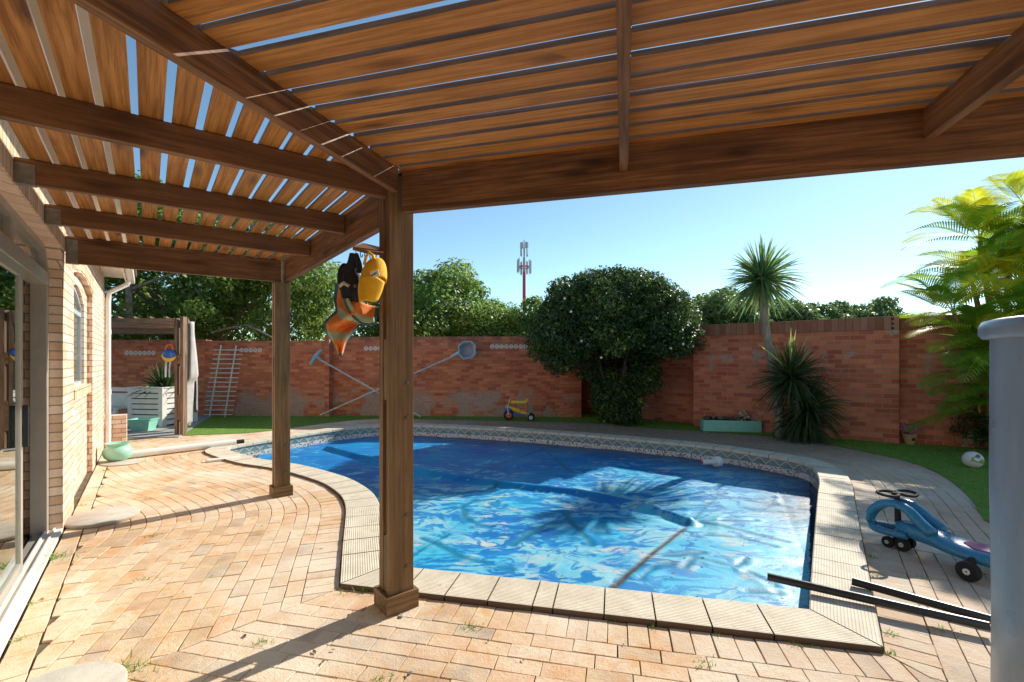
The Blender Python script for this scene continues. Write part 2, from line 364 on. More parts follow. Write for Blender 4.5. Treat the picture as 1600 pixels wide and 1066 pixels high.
M['rooftile'] = simple('brown_roof_tile', (.22, .12, .08), .85)
M['mint'] = simple('mint_glaze', (.33, .62, .47), .3, 0, .07, 6)
M['mint2'] = simple('mint_painted_wood', (.24, .58, .46), .5, 0, .08, 10)
tk_ = NT('blue_grey_tank_plastic'); v_ = tk_.obj(); c_ = tk_.mix(tk_.rng(tk_.noise(tk_.mapping(v_, (4, 4, .7)), 2, 5, .6), .35, .7), (.20, .275, .38), (.26, .345, .45))
c_ = tk_.mix(tk_.rng(tk_.noise(v_, 21, 4, .7), .64, .72, 0, .5), c_, (.20, .22, .24)); c_ = tk_.mix(tk_.rng(tk_.noise(tk_.mapping(v_, (30, 30, 3)), 1, 3), .62, .7, 0, .35), c_, (.38, .44, .52))
tk_.set(color=c_, rough=tk_.rng(tk_.noise(v_, 6, 4), .3, .7, .25, .5)); tk_.bump(tk_.noise(v_, 60, 3), .12, .004); M['tank'] = tk_.m
M['blackpipe'] = simple('black_pvc', (.028, .028, .03), .32)
M['bluetoy'] = simple('blue_toy_plastic', (.035, .22, .40), .28, 0, .08, 6)
M['teal'] = simple('teal_toy_plastic', (.10, .33, .42), .3)
M['pink'] = simple('pink_toy_seat', (.45, .14, .28), .4)
M['rubber'] = simple('black_rubber', (.03, .03, .032), .8, spec=.2)
M['yellow'] = simple('yellow_plastic', (.80, .50, .03), .35)
M['orange'] = simple('orange_plastic', (.65, .13, .03), .4)
M['royal'] = simple('royal_blue_plastic', (.03, .12, .42), .35)
M['greyp'] = simple('light_grey_plastic', (.55, .56, .58), .45)
M['capy'] = simple('yellow_cotton', (.80, .43, .015), .85, 0, .1, 30, .3)
M['blackcloth'] = simple('black_cloth', (.012, .013, .018), .8, 0, .2, 30, .3)
M['vorange'] = simple('orange_mesh_cloth', (.78, .24, .05), .85, 0, .12, 24, .3)
M['vstrip'] = simple('pale_green_reflective_strip', (.40, .48, .33), .6, 0, .1, 20, .2)
M['teal2'] = simple('dark_teal_binding', (.03, .13, .16), .8)
M['cloth'] = simple('grey_white_cloth', (.50, .47, .44), .95, 0, .1, 8, .2)
M['cloth2'] = simple('grey_towel', (.25, .25, .26), .95, 0, .12, 8, .3)
M['polemetal'] = simple('aluminium_pole', (.62, .60, .56), .35, .5)
M['poolblue'] = simple('pale_blue_plastic', (.25, .42, .50), .4)
M['net'] = simple('pale_net', (.42, .40, .44), .8, 0, .2, 40)
M['red'] = simple('red_paint', (.50, .05, .06), .5)
M['antenna'] = simple('antenna_grey', (.42, .46, .46), .6)
M['terracotta'] = simple('terracotta', (.50, .25, .10), .8)
M['basket'] = simple('light_basket_pot', (.50, .33, .17), .8)
M['flower'] = simple('pink_flowers', (.50, .20, .28), .8, 0, .35, 60)
M['wflower'] = simple('white_petals', (.75, .75, .68), .6)
M['succ'] = simple('dark_red_succulent', (.20, .05, .06), .7, 0, .4, 40)
M['dry'] = simple('dry_tan_plant', (.48, .34, .22), .9, 0, .3, 40)
M['soil'] = simple('dark_soil', (.06, .04, .03), .95)
def bark(name, a, b):
    t = NT(name); v = t.obj(); n = t.noise(t.mapping(v, (9, 9, 2.2)), 2, 5, .6, .5)
    t.set(color=t.mix(t.rng(n, .35, .65), a, b), rough=.9, spec=.2); t.bump(n, .6, .02); return t.m
M['bark'] = bark('grey_brown_bark', (.13, .10, .075), (.32, .26, .20))
M['barkd'] = bark('dark_bark', (.05, .038, .03), (.11, .085, .06))
M['barkp'] = bark('pale_trunk', (.22, .18, .13), (.42, .36, .27))
def leafmat(name, a, b, c=None, trans=.35, rough=.45, spec=.4):
    t = NT(name); f = t.attr('tint'); st = [(0, a), (.6, b)] + ([(1, c)] if c else [(1, tuple(min(1, x*1.35) for x in b))])
    col = t.ramp(f, st); t.set(color=col, rough=rough, spec=spec)
    tr = t.node('ShaderNodeBsdfTranslucent'); t.L(t.mix(.5, col, tuple(min(1, x*2.2) for x in b)), tr.inputs[0])
    m = t.node('ShaderNodeMixShader'); m.inputs[0].default_value = trans
    t.L(t.b.outputs[0], m.inputs[1]); t.L(tr.outputs[0], m.inputs[2]); t.L(m.outputs[0], t.out.inputs[0]); return t.m
M['leafA'] = leafmat('broadleaf_green', (.06, .11, .022), (.15, .23, .045), (.38, .46, .09), .45)
M['leafB'] = leafmat('bright_tree_green', (.07, .13, .03), (.17, .27, .055), (.42, .52, .11), .45)
M['leafC'] = leafmat('glossy_dark_green', (.026, .06, .018), (.065, .12, .032), (.32, .40, .08), .3, .48, .3)
M['leafD'] = leafmat('distant_green', (.06, .11, .04), (.13, .20, .06), (.24, .32, .09), .4)
M['sword'] = leafmat('sword_leaf_green', (.08, .14, .06), (.16, .26, .09), (.62, .62, .16), .4)
M['flax'] = leafmat('dark_flax_leaf', (.025, .05, .02), (.06, .10, .03), (.16, .20, .07), .25)
M['palmleaf'] = leafmat('golden_palm_leaflet', (.07, .17, .025), (.25, .40, .03), (.95, .66, .04), .45)
M['palmstem'] = simple('orange_green_cane', (.30, .19, .06), .5, 0, .25, 8)
M['turf'] = leafmat('turf_blades', (.13, .26, .035), (.20, .36, .05), (.32, .48, .08), .3, .6, .2)
M['turfbase'] = flat('turf_base', [(.3, (.12, .23, .035)), (.7, (.19, .33, .05))], 6, .95, .6, .01, 120)
M['weed'] = leafmat('weed_green', (.10, .20, .03), (.20, .32, .05))

# ------------------------------------------------------------------ yard frame
E1 = Vector((.784, .621, 0)); E2 = Vector((-.621, .784, 0)); YAW2 = math.atan2(E2.y, E2.x)   # E2 runs along the house wall, E1 away from it
NW = -.556                                      # wall plane:  P.E1 = NW
def HW(u, n=0.0, z=0.0):                         # along-wall coordinate u (0 = brick pier beside door), n outwards
    return Vector((-3.84, 3.94, 0)) + E2*u + E1*n + Vector((0, 0, z))
B = Vector((.965, -.262, 0)).normalized(); A = Vector((.262, .965, 0)).normalized()          # front beam direction / across

# ------------------------------------------------------------------ pool outline
def catmull(pts, step=.05):
    out = []; n = len(pts)
    for i in range(n-1):
        p0 = pts[max(i-1, 0)]; p1 = pts[i]; p2 = pts[i+1]; p3 = pts[min(i+2, n-1)]
        if i == 0: p0 = p1*2-p2
        if i == n-2: p3 = p2*2-p1
        m = max(2, int((p2-p1).length/step))
        for k in range(m):
            t = k/m; out.append(.5*((2*p1)+(p2-p0)*t+(2*p0-5*p1+4*p2-p3)*t*t+(3*p1-p0-3*p2+p3)*t**3))
    out.append(pts[-1].copy()); return out
def resample(pts, step):
    L = [0]
    for a, b in zip(pts, pts[1:]): L.append(L[-1]+(b-a).length)
    n = max(2, int(round(L[-1]/step))); out = []; j = 0
    for i in range(n+1):
        s = L[-1]*i/n
        while j < len(L)-2 and L[j+1] < s: j += 1
        t = (s-L[j])/max(1e-9, L[j+1]-L[j]); out.append(pts[j].lerp(pts[j+1], min(1, max(0, t))))
    return out
def smooth(pts, it):
    for _ in range(it):
        q = [p.copy() for p in pts]
        for i in range(1, len(pts)-1): q[i] = pts[i]*.5+(pts[i-1]+pts[i+1])*.25
        pts = q
    return pts
IN = [(1270, 954), (1276, 850), (1281, 775), (1283, 748), (1272, 729), (1247, 719), (1202, 711), (1124, 699.5), (1045, 691), (940, 681.5), (825, 673), (740, 668), (645, 664), (588, 665), (530, 670), (456, 681.5), (400, 690.5), (362, 697.5), (352, 701.5), (400, 716), (456, 724), (500, 734), (540, 746), (562, 757), (580, 770), (590, 788), (594, 812), (598, 846), (604, 884)]
ipts = [G(x, y, .03) for x, y in IN]
for p in ipts: p.z = 0
arc = smooth(resample(catmull(ipts), .06), 6)
def normals(pts):
    out = []
    for i in range(len(pts)):
        t = (pts[min(i+1, len(pts)-1)]-pts[max(i-1, 0)]).normalized(); out.append(Vector((t.y, -t.x, 0)))
    return out
CW = .30
nr, nl = arc[0], arc[-1]
nearn = Vector((-(nr-nl).normalized().y*-1, 0, 0)); d = (nr-nl).normalized(); nearn = Vector((d.y, -d.x, 0))
def miter(n1, n2, wd): b = (n1+n2).normalized(); return b*(wd/b.dot(n1))
na = normals(arc)
def outer_arc(wd):
    o = [p+n*wd for p, n in zip(arc, na)]
    o[0] = arc[0]+miter(na[0], nearn, wd); o[-1] = arc[-1]+miter(na[-1], nearn, wd)
    return o
oarc = outer_arc(CW)
inner_loop = arc[:]          # closed by the near edge nl -> nr
outer_loop = oarc[:]
# ------------------------------------------------------------------ ground sheets with the pool hole
def holed(name, outer, hole, z, mat, kind='structure'):
    bm = bmesh.new()
    def loop(ps):
        vs = [bm.verts.new((p[0], p[1], z)) for p in ps]
        return [bm.edges.new((vs[i], vs[(i+1) % len(vs)])) for i in range(len(vs))]
    e = loop(outer)+(loop(hole) if hole else [])
    bmesh.ops.triangle_fill(bm, use_beauty=True, use_dissolve=False, edges=e)
    for f in bm.faces:
        if f.normal.z < 0: f.normal_flip()
    me = bpy.data.meshes.new(name); bm.to_mesh(me); bm.free(); me.materials.append(mat)
    return meta(link(bpy.data.objects.new(name, me)), kind=kind)
holeo = [p+n*.06 for p, n in zip(arc, na)]; holeo[0] = arc[0]+miter(na[0], nearn, .06); holeo[-1] = arc[-1]+miter(na[-1], nearn, .06)
big = [(-900, -300), (900, -300), (900, 1500), (-900, 1500)]
holed('ground', big, holeo, -.045, M['earth'])
holed('paving_bed', [(-16, -8), (12, -8), (12, 13.5), (-16, 13.5)], holeo, -.012, M['joint'])
# ------------------------------------------------------------------ pavers (one course after another, following the pool edge)
def clip(poly, p, n):
    out = []
    for i in range(len(poly)):
        a, b = poly[i], poly[(i+1) % len(poly)]; da, db = (a-p).dot(n), (b-p).dot(n)
        if da >= 0: out.append(a)
        if (da >= 0) != (db >= 0): out.append(a.lerp(b, da/(da-db)))
    return out
PV, PF, PT = [], [], []
def paver(poly, tint=None, z=0.0):
    if len(poly) < 3: return
    c = sum(poly, Vector())/len(poly)
    ar = 0
    for i in range(len(poly)): ar += poly[i].cross(poly[(i+1) % len(poly)]).z
    if abs(ar) < .0003: return
    if ar < 0: poly = poly[::-1]
    n = len(poly); b = len(PV); dz = z+random.uniform(-.0016, .0016); tx, ty = random.uniform(-.013, .013), random.uniform(-.013, .013)
    t = random.random() if tint is None else tint
    def shrink(k):
        out = []
        for i in range(n):
            a, q, e = poly[i-1], poly[i], poly[(i+1) % n]
            d1 = (q-a); d2 = (e-q)
            if d1.length < 1e-6 or d2.length < 1e-6: out.append(q+(c-q).normalized()*k); continue
            d1.normalize(); d2.normalize(); n1 = Vector((-d1.y, d1.x, 0)); n2 = Vector((-d2.y, d2.x, 0)); bs = n1+n2
            if bs.length < .2: out.append(q+(c-q).normalized()*k); continue
            bs.normalize(); out.append(q+bs*min(k*2.2, k/max(.3, bs.dot(n1))))
        return out
    k0 = random.uniform(.0012, .0034)
    if abs(ar) < .004: k0 = .0008
    for lvl, (kk, zz) in enumerate(((k0, -.03), (k0, -.0022), (k0+.0018, 0))):
        for p in shrink(kk): PV.append((p.x, p.y, zz+dz+(p.x-c.x)*tx+(p.y-c.y)*ty))
    for q_ in range(n):
        jx, jy = random.gauss(0, .0011), random.gauss(0, .0011)
        for l in range(3): v_ = PV[b+l*n+q_]; PV[b+l*n+q_] = (v_[0]+jx, v_[1]+jy, v_[2])
    for l in range(2):
        for i in range(n): PF.append((b+l*n+i, b+l*n+(i+1) % n, b+(l+1)*n+(i+1) % n, b+(l+1)*n+i)); PT.append(t)
    PF.append(tuple(b+2*n+i for i in range(n))); PT.append(t)
W_, L_ = .107, .214
mL = (miter(na[-1], nearn, 1)).normalized(); mR = (miter(na[0], nearn, 1)).normalized()
oL, oR = oarc[-1], oarc[0]
nLs = Vector((-mL.y, mL.x, 0)); nLs = nLs if (nLs.dot(Vector((1, 0, 0)))) > 0 else -nLs     # towards the near family
nRs = Vector((mR.y, -mR.x, 0)); nRs = nRs if nRs.x < 0 else -nRs
# turf outline
TURF_R = [(1538, 814), (1511, 774), (1469, 742), (1416, 721), (1306, 697), (1230, 684), (1101, 675), (989, 667), (914, 661), (820, 659), (700, 656), (588, 655), (520, 660.5), (456, 669), (400, 676), (340, 679), (290, 681)]
tfr = smooth(resample(catmull([G(x, y) for x, y in TURF_R]), .12), 2)
turf_poly = [Vector((5.2, 2.6, 0)), Vector((4.4, 3.1, 0))]+tfr+[Vector((-9.2, 10.2, 0)), Vector((-9.5, 13.2, 0)), Vector((9.5, 13.2, 0)), Vector((9.5, 2.6, 0))]
def inside(p, poly):
    c = False; n = len(poly); j = n-1
    for i in range(n):
        a, b = poly[i], poly[j]
        if (a.y > p.y) != (b.y > p.y) and p.x < (b.x-a.x)*(p.y-a.y)/(b.y-a.y)+a.x: c = not c
        j = i
    return c
turf_in = [p for p in turf_poly]
def keep(c):
    if c.dot(E1) < NW+.10 and (c-HW(0)).dot(E2) < 5.05: return False
    if c.x > 6 or c.x < -9.5 or c.y > 12.2: return False
    if inside(c, turf_in):
        dmin = min((c-q).length for q in tfr)
        if dmin > .16: return False
    return True
t0 = (arc[0]-arc[1]).normalized(); t1 = (arc[-1]-arc[-2]).normalized()
cur = outer_arc(CW+.004); cur[0] = cur[1]+(cur[1]-cur[2]).normalized()*(cur[1]-cur[0]).length; cur[-1] = cur[-2]+(cur[-2]-cur[-3]).normalized()*(cur[-2]-cur[-1]).length
e0 = (cur[0]-cur[6]).normalized(); e1 = (cur[-1]-cur[-7]).normalized()
cur = [cur[0]+e0*(3.4*(1-i/40)) for i in range(40)]+cur+[cur[-1]+e1*(3.6*(i+1)/40) for i in range(40)]
for row in range(30):
    hd = row == 0
    w_, l_ = (L_, W_) if hd else (W_, L_)
    cur = resample(cur, .06); ns = normals(cur)
    out = smooth([p+n*w_ for p, n in zip(cur, ns)], 5 if hd else 3)
    s = -(random.random() if not hd else 0)*l_ - (l_/2 if row % 2 else 0); acc = 0.0; i0 = 0; start = 0
    mid = [(a+b)/2 for a, b in zip(cur, out)]; cl = [0]
    for a, b in zip(mid, mid[1:]): cl.append(cl[-1]+(b-a).length)
    def at(sv):
        sv = min(max(sv, 0), cl[-1]-1e-6); j = int(np.searchsorted(cl, sv, side='right'))-1; j = min(j, len(cl)-2)
        t = (sv-cl[j])/max(1e-9, cl[j+1]-cl[j]); return cur[j].lerp(cur[j+1], t), out[j].lerp(out[j+1], t)
    while s < cl[-1]:
        l2 = l_*random.uniform(.97, 1.03) if hd or random.random() > .06 else l_*.5
        if s+l2 > .02:
            a0, b0 = at(s); am, bm_ = at(s+l2/2); a1, b1 = at(s+l2)
            c = (am+bm_)/2
            if keep(c):
                straight = ((a0+a1)/2-am).length < .002
                poly = [a0, b0, b1, a1] if straight else [a0, b0, bm_, b1, a1, am]
                # cut at the two mitre lines
                if c.y < 4.2:
                    if c.x < .6: poly = clip(poly, oL, -nLs)
                    else: poly = clip(poly, oR, -nRs)
                poly2 = clip(poly, HW(0, .135), E1) if (c-HW(0)).dot(E2) < 5.1 else poly
                paver(poly2)
        s += l2
    cur = out
# near family: header course then rows parallel to the near edge
base = oL; off = 0.004; row = 0
while off < 4.2:
    hd = row == 0; w_, l_ = (L_, W_) if hd else (W_, L_)
    s = -6.0+random.random()*l_
    while s < 7.5:
        l2 = l_*random.uniform(.97, 1.03) if hd or random.random() > .06 else l_*.5
        a0 = base+d*s+nearn*off; a1 = base+d*(s+l2)+nearn*off; b0 = a0+nearn*w_; b1 = a1+nearn*w_
        c = (a0+b1)/2
        if c.dot(E1) > NW+.05:
            poly = clip(clip([a0, b0, b1, a1], oL, nLs), oR, nRs)
            poly = clip(poly, HW(0, .135), E1) if poly else poly
            paver(poly)
        s += l2
    off += w_; row += 1
# border course against the house wall
s = -6.0
while s < 4.9:
    l2 = L_*random.uniform(.95, 1.05); a0 = HW(s, .01); a1 = HW(s+l2, .01)
    paver([a0, a0+E1*.12, a1+E1*.12, a1], random.choice([.2, .36, .62, .4])); s += l2
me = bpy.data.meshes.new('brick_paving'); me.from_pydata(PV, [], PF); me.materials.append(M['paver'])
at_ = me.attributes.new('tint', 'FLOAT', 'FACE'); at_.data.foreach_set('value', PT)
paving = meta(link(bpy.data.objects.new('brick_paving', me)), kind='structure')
# ------------------------------------------------------------------ turf
o = holed('turf', turf_poly, None, .008, M['turfbase'])
def blades(n, pick, hmin, hmax, wdt, lean=.5):
    V, F, T = [], [], []
    for _ in range(n):
        p = pick()
        if p is None: continue
        h = random.uniform(hmin, hmax); a = random.uniform(0, 6.283); dx, dy = math.cos(a)*wdt, math.sin(a)*wdt
        lx, ly = random.gauss(0, lean)*h, random.gauss(0, lean)*h; b = len(V)
        V += [(p.x-dx, p.y-dy, p.z), (p.x+dx, p.y+dy, p.z), (p.x+lx, p.y+ly, p.z+h)]; F.append((b, b+1, b+2)); T.append(random.random())
    return V, F, T
def pick_turf():
    for _ in range(30):
        if random.random() < .45: p = Vector((random.uniform(3, 7.6), random.uniform(3.2, 9.5), .008))
        else: p = Vector((random.uniform(-9, 5), random.uniform(8.2, 12.6), .008))
        if inside(p, turf_poly): return p
    return None
V, F, T = blades(34000, pick_turf, .008, .022, .004, .9)
meta(rawmesh('turf_grass', V, F, M['turf'], T), 'short green artificial grass strip between paving and brick wall', 'grass', kind='stuff')
# weeds in the joints
wsp = [(573, 921), (770, 938), (1025, 977), (1130, 992), (1250, 1010), (1105, 1038), (735, 980), (600, 1062), (85, 872), (45, 945), (190, 1050), (30, 1000), (955, 969), (560, 912), (155, 762), (230, 780), (128, 790), (112, 815), (540, 776), (165, 735), (1390, 1020), (1386, 990), (1375, 940), (1370, 900), (1365, 870), (1440, 905), (1450, 945), (1470, 985), (410, 1005), (230, 905), (240, 838), (1210, 955), (740, 985)]
V, F, T = [], [], []
for k, (x, y) in enumerate(wsp):
    c = G(x, y); big_ = k in (0, 8, 10) ; nn = 90 if big_ else 28; rr = .055 if big_ else .03
    def pk(): return c+Vector((random.gauss(0, rr), random.gauss(0, rr*.6), -.004))
    v, f, t_ = blades(nn, pk, .012, .05 if big_ else .026, .0035, .9)
    bb = len(V); V += v; F += [tuple(i+bb for i in q) for q in f]; T += t_
meta(rawmesh('weeds', V, F, M['weed'], T), 'small green weeds growing in the paving joints', 'weeds', kind='stuff')
# ------------------------------------------------------------------ coping, tiles, shell, water, cover
def coping():
    bm = bmesh.new(); uvl = bm.loops.layers.uv.new('UVMap')
    def tile(a0, b0, a1, b1, g=.0045, mids=None):
        # a = inner, b = outer
        ax = (a1-a0).normalized(); bx = (b1-b0).normalized()
        a0, a1, b0, b1 = a0+ax*g, a1-ax*g, b0+bx*g, b1-bx*g
        zt = .03+random.uniform(-.0012, .0012)
        rings = []
        for (pi, po, u) in ((a0, b0, 0), (mids[0], mids[1], .5), (a1, b1, 1)) if mids else ((a0, b0, 0), (a1, b1, 1)):
            inn = (pi-po).normalized()
            rings.append([bm.verts.new((q.x, q.y, z)) for q, z in ((po, -.02), (po-inn*-.0, zt-.006), (po+inn*.006, zt), (pi-inn*.006+inn*.02, zt), (pi+inn*.02, zt-.007), (pi+inn*.02, zt-.045))])
        vv = [0, 0, .02, .98, 1, 1]; L = (a1-a0).length
        for r in range(len(rings)-1):
            for i in range(5):
                f = bm.faces.new((rings[r][i], rings[r+1][i], rings[r+1][i+1], rings[r][i+1])); us = [r*L, (r+1)*L, (r+1)*L, r*L]; vs = [vv[i], vv[i], vv[i+1], vv[i+1]]
                for lp, u_, v_ in zip(f.loops, us, vs): lp[uvl].uv = (u_, v_)
        for rg in (rings[0], rings[-1]): bm.faces.new(rg)
    # along the arc
    L = [0]
    for a, b in zip(oarc[1:-1], oarc[2:]): L.append(L[-1]+(b-a).length)
    il = [0]
    for a, b in zip(arc, arc[1:]): il.append(il[-1]+(b-a).length)
    def at(s):
        j = min(int(np.searchsorted(il, s, side='right'))-1, len(il)-2); j = max(j, 0); t = (s-il[j])/(il[j+1]-il[j])
        return arc[j].lerp(arc[j+1], t), oarc[j].lerp(oarc[j+1], t)
    n = int(il[-1]/.285); 
    for k in range(n):
        s0, s1 = il[-1]*k/n, il[-1]*(k+1)/n-1e-6
        a0, b0 = at(s0); a1, b1 = at(s1); am, bm2 = at((s0+s1)/2)
        tile(a0, b0, a1, b1, mids=(am, bm2))
    # near edge
    tot = (nr-nl).length; dr = (nr-nl).normalized(); ws = []
    x = 0; seq = [.27, .27, .27, .27, .12, .29, .28, .29, .30]
    sc = tot/sum(seq[:9]) if False else 1
    k = 0
    while x < tot-1e-4:
        wq = seq[k % 9]; 
        if tot-x-wq < .1: wq = tot-x
        a0 = nl+dr*x; a1 = nl+dr*(x+wq); b0 = a0+nearn*CW; b1 = a1+nearn*CW
        if x == 0: b0 = oL.copy()
        if x+wq > tot-1e-3: b1 = oR.copy()
        tile(a0, b0, a1, b1); x += wq; k += 1
    bmesh.ops.recalc_face_normals(bm, faces=bm.faces)
    me = bpy.data.meshes.new('pool_coping'); bm.to_mesh(me); bm.free(); me.materials.append(M['coping'])
    return link(bpy.data.objects.new('pool_coping', me))
cp = meta(coping(), kind='structure')
def ringstrip(name, f0, f1, mat, uv=False, kind='structure'):
    """closed band between two (offset, z) profiles round the pool"""
    def loop(wd):
        o = [p+n*wd for p, n in zip(arc, na)]
        if abs(wd) > 1e-6: o[0] = arc[0]+miter(na[0], nearn, wd); o[-1] = arc[-1]+miter(na[-1], nearn, wd)
        return o
    a, b = loop(f0[0]), loop(f1[0]); n = len(a); bm = bmesh.new(); uvl = bm.loops.layers.uv.new('UVMap')
    va = [bm.verts.new((p.x, p.y, f0[1])) for p in a]; vb = [bm.verts.new((p.x, p.y, f1[1])) for p in b]; s = 0
    for i in range(n):
        j = (i+1) % n; l = (a[j]-a[i]).length; f = bm.faces.new((va[i], va[j], vb[j], vb[i]))
        for lp, q in zip(f.loops, ((s, f0[1]), (s+l, f0[1]), (s+l, f1[1]), (s, f1[1]))): lp[uvl].uv = q
        s += l
    me = bpy.data.meshes.new(name); bm.to_mesh(me); bm.free(); me.materials.append(mat)
    return meta(link(bpy.data.objects.new(name, me)), kind=kind)
ringstrip('coping_bed', (.002, .022), (CW-.004, .022), M['joint'])
ringstrip('pool_tile_band', (.0, .022), (.0, -.26), M['tile'])
ringstrip('pool_wall', (.001, -.26), (.001, -1.3), M['shell'])
holed('pool_floor', [p+n*.1 for p, n in zip(arc, na)], None, -1.3, M['shell'])
# entry step in the left tip
stp = [p for p in arc if p.x < -2.9 and p.y > 5.6]
holed('pool_step', [p+Vector((-.02, 0, 0)) for p in stp], None, -.42, M['shell'])
WZ = -.235
holed('water', [p+n*.04 for p, n in zip(arc, na)], None, WZ, M['water'])
def cover():
    poly = [p+n*.05 for p, n in zip(arc, na)]; poly[0] = arc[0]+miter(na[0], nearn, .05); poly[-1] = arc[-1]+miter(na[-1], nearn, .05)
    px = np.array([[p.x, p.y] for p in poly]); st = .022
    x0, x1, y0, y1 = px[:, 0].min(), px[:, 0].max(), px[:, 1].min(), px[:, 1].max()
    xs = np.arange(x0, x1, st); ys = np.arange(y0, y1, st); X, Y = np.meshgrid(xs, ys)
    ins = np.zeros(X.shape, bool); n = len(px); j = n-1
    for i in range(n):
        a, b = px[i], px[j]; cnd = (a[1] > Y) != (b[1] > Y)
        if a[1] != b[1]:
            ins ^= cnd & (X < (b[0]-a[0])*(Y-a[1])/(b[1]-a[1])+a[0])
        j = i
    def pl(pts): return [np.array([G(x, y, -.21)[0], G(x, y, -.21)[1]]) for x, y in pts]
    def dist(pts):
        D = np.full(X.shape, 9.); Tt = np.zeros(X.shape)
        for k, (a, b) in enumerate(zip(pts, pts[1:])):
            ab = b-a; t = np.clip(((X-a[0])*ab[0]+(Y-a[1])*ab[1])/(ab@ab), 0, 1); dd = np.hypot(X-a[0]-t*ab[0], Y-a[1]-t*ab[1]); D = np.minimum(D, dd)
        return D
    ridge = dist(pl([(512, 701), (590, 722), (680, 742), (780, 758), (900, 769), (1000, 791), (1078, 816)]))
    seam = dist(pl([(955, 921), (985, 893), (1030, 855), (1070, 824)])); seam2 = dist(pl([(1070, 824), (1106, 790), (1135, 766), (1160, 750)]))
    right = dist(pl([(1258, 1010), (1262, 860), (1263, 745)]))
    cr = [dist(pl(q)) for q in ([(1095, 812), (1180, 812)], [(1090, 814), (1155, 828), (1230, 846)], [(1100, 836), (1150, 837), (1210, 853)], [(1120, 775), (1190, 785), (1275, 800)], [(990, 758), (1080, 766)],
        [(735, 742), (790, 722), (850, 702)], [(850, 702), (890, 735)], [(800, 850), (850, 820), (890, 800)], [(880, 800), (925, 850)], [(650, 770), (740, 770)], [(650, 785), (760, 765), (800, 752)], [(700, 800), (740, 782), (770, 780)],
        [(722, 790), (728, 812), (770, 825)], [(1035, 868), (1100, 863)], [(1070, 885), (1085, 870), (1150, 885), (1165, 873)], [(1000, 905), (1025, 882), (1050, 880)], [(1165, 893), (1210, 913)], [(1170, 922), (1215, 925)], [(620, 880), (700, 835)], [(660, 840), (720, 870), (800, 890)])]
    # other straight weld lines of the cover panels
    sdir = np.array([.42, .907]); weld = np.full(X.shape, 9.)
    for off_ in (-3.1, -1.7, 1.4): weld = np.minimum(weld, np.abs((X-1.0)*sdir[1]-(Y-4.0)*sdir[0]-off_))
    H = np.zeros(X.shape); pale = np.zeros(X.shape); crease = np.zeros(X.shape); litter_shade = np.zeros(X.shape)
    it = np.argwhere(ins)
    for r, c in it:
        x, y = X[r, c], Y[r, c]
        q = Vector((x, y, 0)); wpx = noise.noise(q*.9)*.6; wpy = noise.noise(q*.9+Vector((7, 3, 1)))*.6
        q2 = Vector((x*1.1+wpx, y*1.6+wpy, 0))
        h = noise.noise(q2*1.3)*.010+(1-abs(noise.noise(q2*1.1+Vector((3, 1, 4)))))**8*.008 + noise.noise(q2*4)*.0015
        H[r, c] = h
        pale[r, c] = noise.noise(q*.55+Vector((2, 9, 5)))*.5+.30*min(1, max(-1.6, (5.9-y)/1.3))+.35*min(1, max(0, (x-.8)/.8))  # less pale with distance, painting in the shade of the far part
    H += .06*np.exp(-(ridge/.06)**2)-.012*np.exp(-((ridge-.13)/.05)**2)
    pale -= .9*np.exp(-(ridge/.08)**2)
    for k, cc in enumerate(cr):
        cc = cc+.012*np.sin(X*19+Y*7)*np.sin(Y*23); g = np.exp(-(cc/(.030+.011*np.sin(X*9+k)))**2); H += -.005*g+.004*np.exp(-((cc-.055)/.03)**2); crease = np.maximum(crease, 1.5*g)
    H += -.0015*np.exp(-(weld/.03)**2); crease = np.maximum(crease, .5*np.exp(-(weld/.014)**2))
    crease = np.maximum(crease, .9*np.exp(-(seam2/.022)**2))
    H = WZ+.018+np.maximum(H, -.012)
    H -= .006*np.exp(-(seam/.03)**2)
    # far wall mask: leaf litter, and shade painted into the cover colour
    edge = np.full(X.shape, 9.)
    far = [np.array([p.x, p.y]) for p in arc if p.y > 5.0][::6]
    edge = dist(far); litter_shade = np.clip(1.1-edge/.75, 0, 1)*np.clip((X+3.0)/1.5, 0, 1)
    # clip: right-hand strip and the left tip stay open water
    lim = np.array([G(1258, 1010, -.21)[:2], G(1262, 860, -.21)[:2], G(1263, 745, -.21)[:2]])
    sx = np.interp(Y, lim[:, 1], lim[:, 0]); rag = .012*np.sin(Y*23)+.008*np.sin(Y*57)
    ins &= X < sx+rag*.3+st*1.9
    tipx = G(402, 716, -.21); tipd = (X-tipx[0])*.93+(Y-tipx[1])*.36
    ins &= tipd > .03*np.sin(Y*9+X*4)
    idx = -np.ones(X.shape, int); idx[ins] = np.arange(ins.sum())
    Xv = np.minimum(X, sx+rag*.3+st)
    V = np.stack([Xv[ins], Y[ins], H[ins]], 1)
    a, b, c_, d_ = idx[:-1, :-1], idx[:-1, 1:], idx[1:, 1:], idx[1:, :-1]; ok = (a >= 0) & (b >= 0) & (c_ >= 0) & (d_ >= 0)
    F = np.stack([a[ok], b[ok], c_[ok], d_[ok]], 1)
    o = rawmesh('pool_cover', V, F, M['cover'], smooth=True, attr={'pale': pale[ins], 'crease': np.clip(crease[ins], 0, 1), 'litter_shade': litter_shade[ins], 'seam': np.clip(1.25*np.exp(-(seam[ins]/(.015+.012*np.clip((5.4-Y[ins])/2, 0, 1)))**2), 0, 1)})
    return o
meta(cover(), 'wrinkled blue bubble cover floating on the swimming pool', 'pool cover')
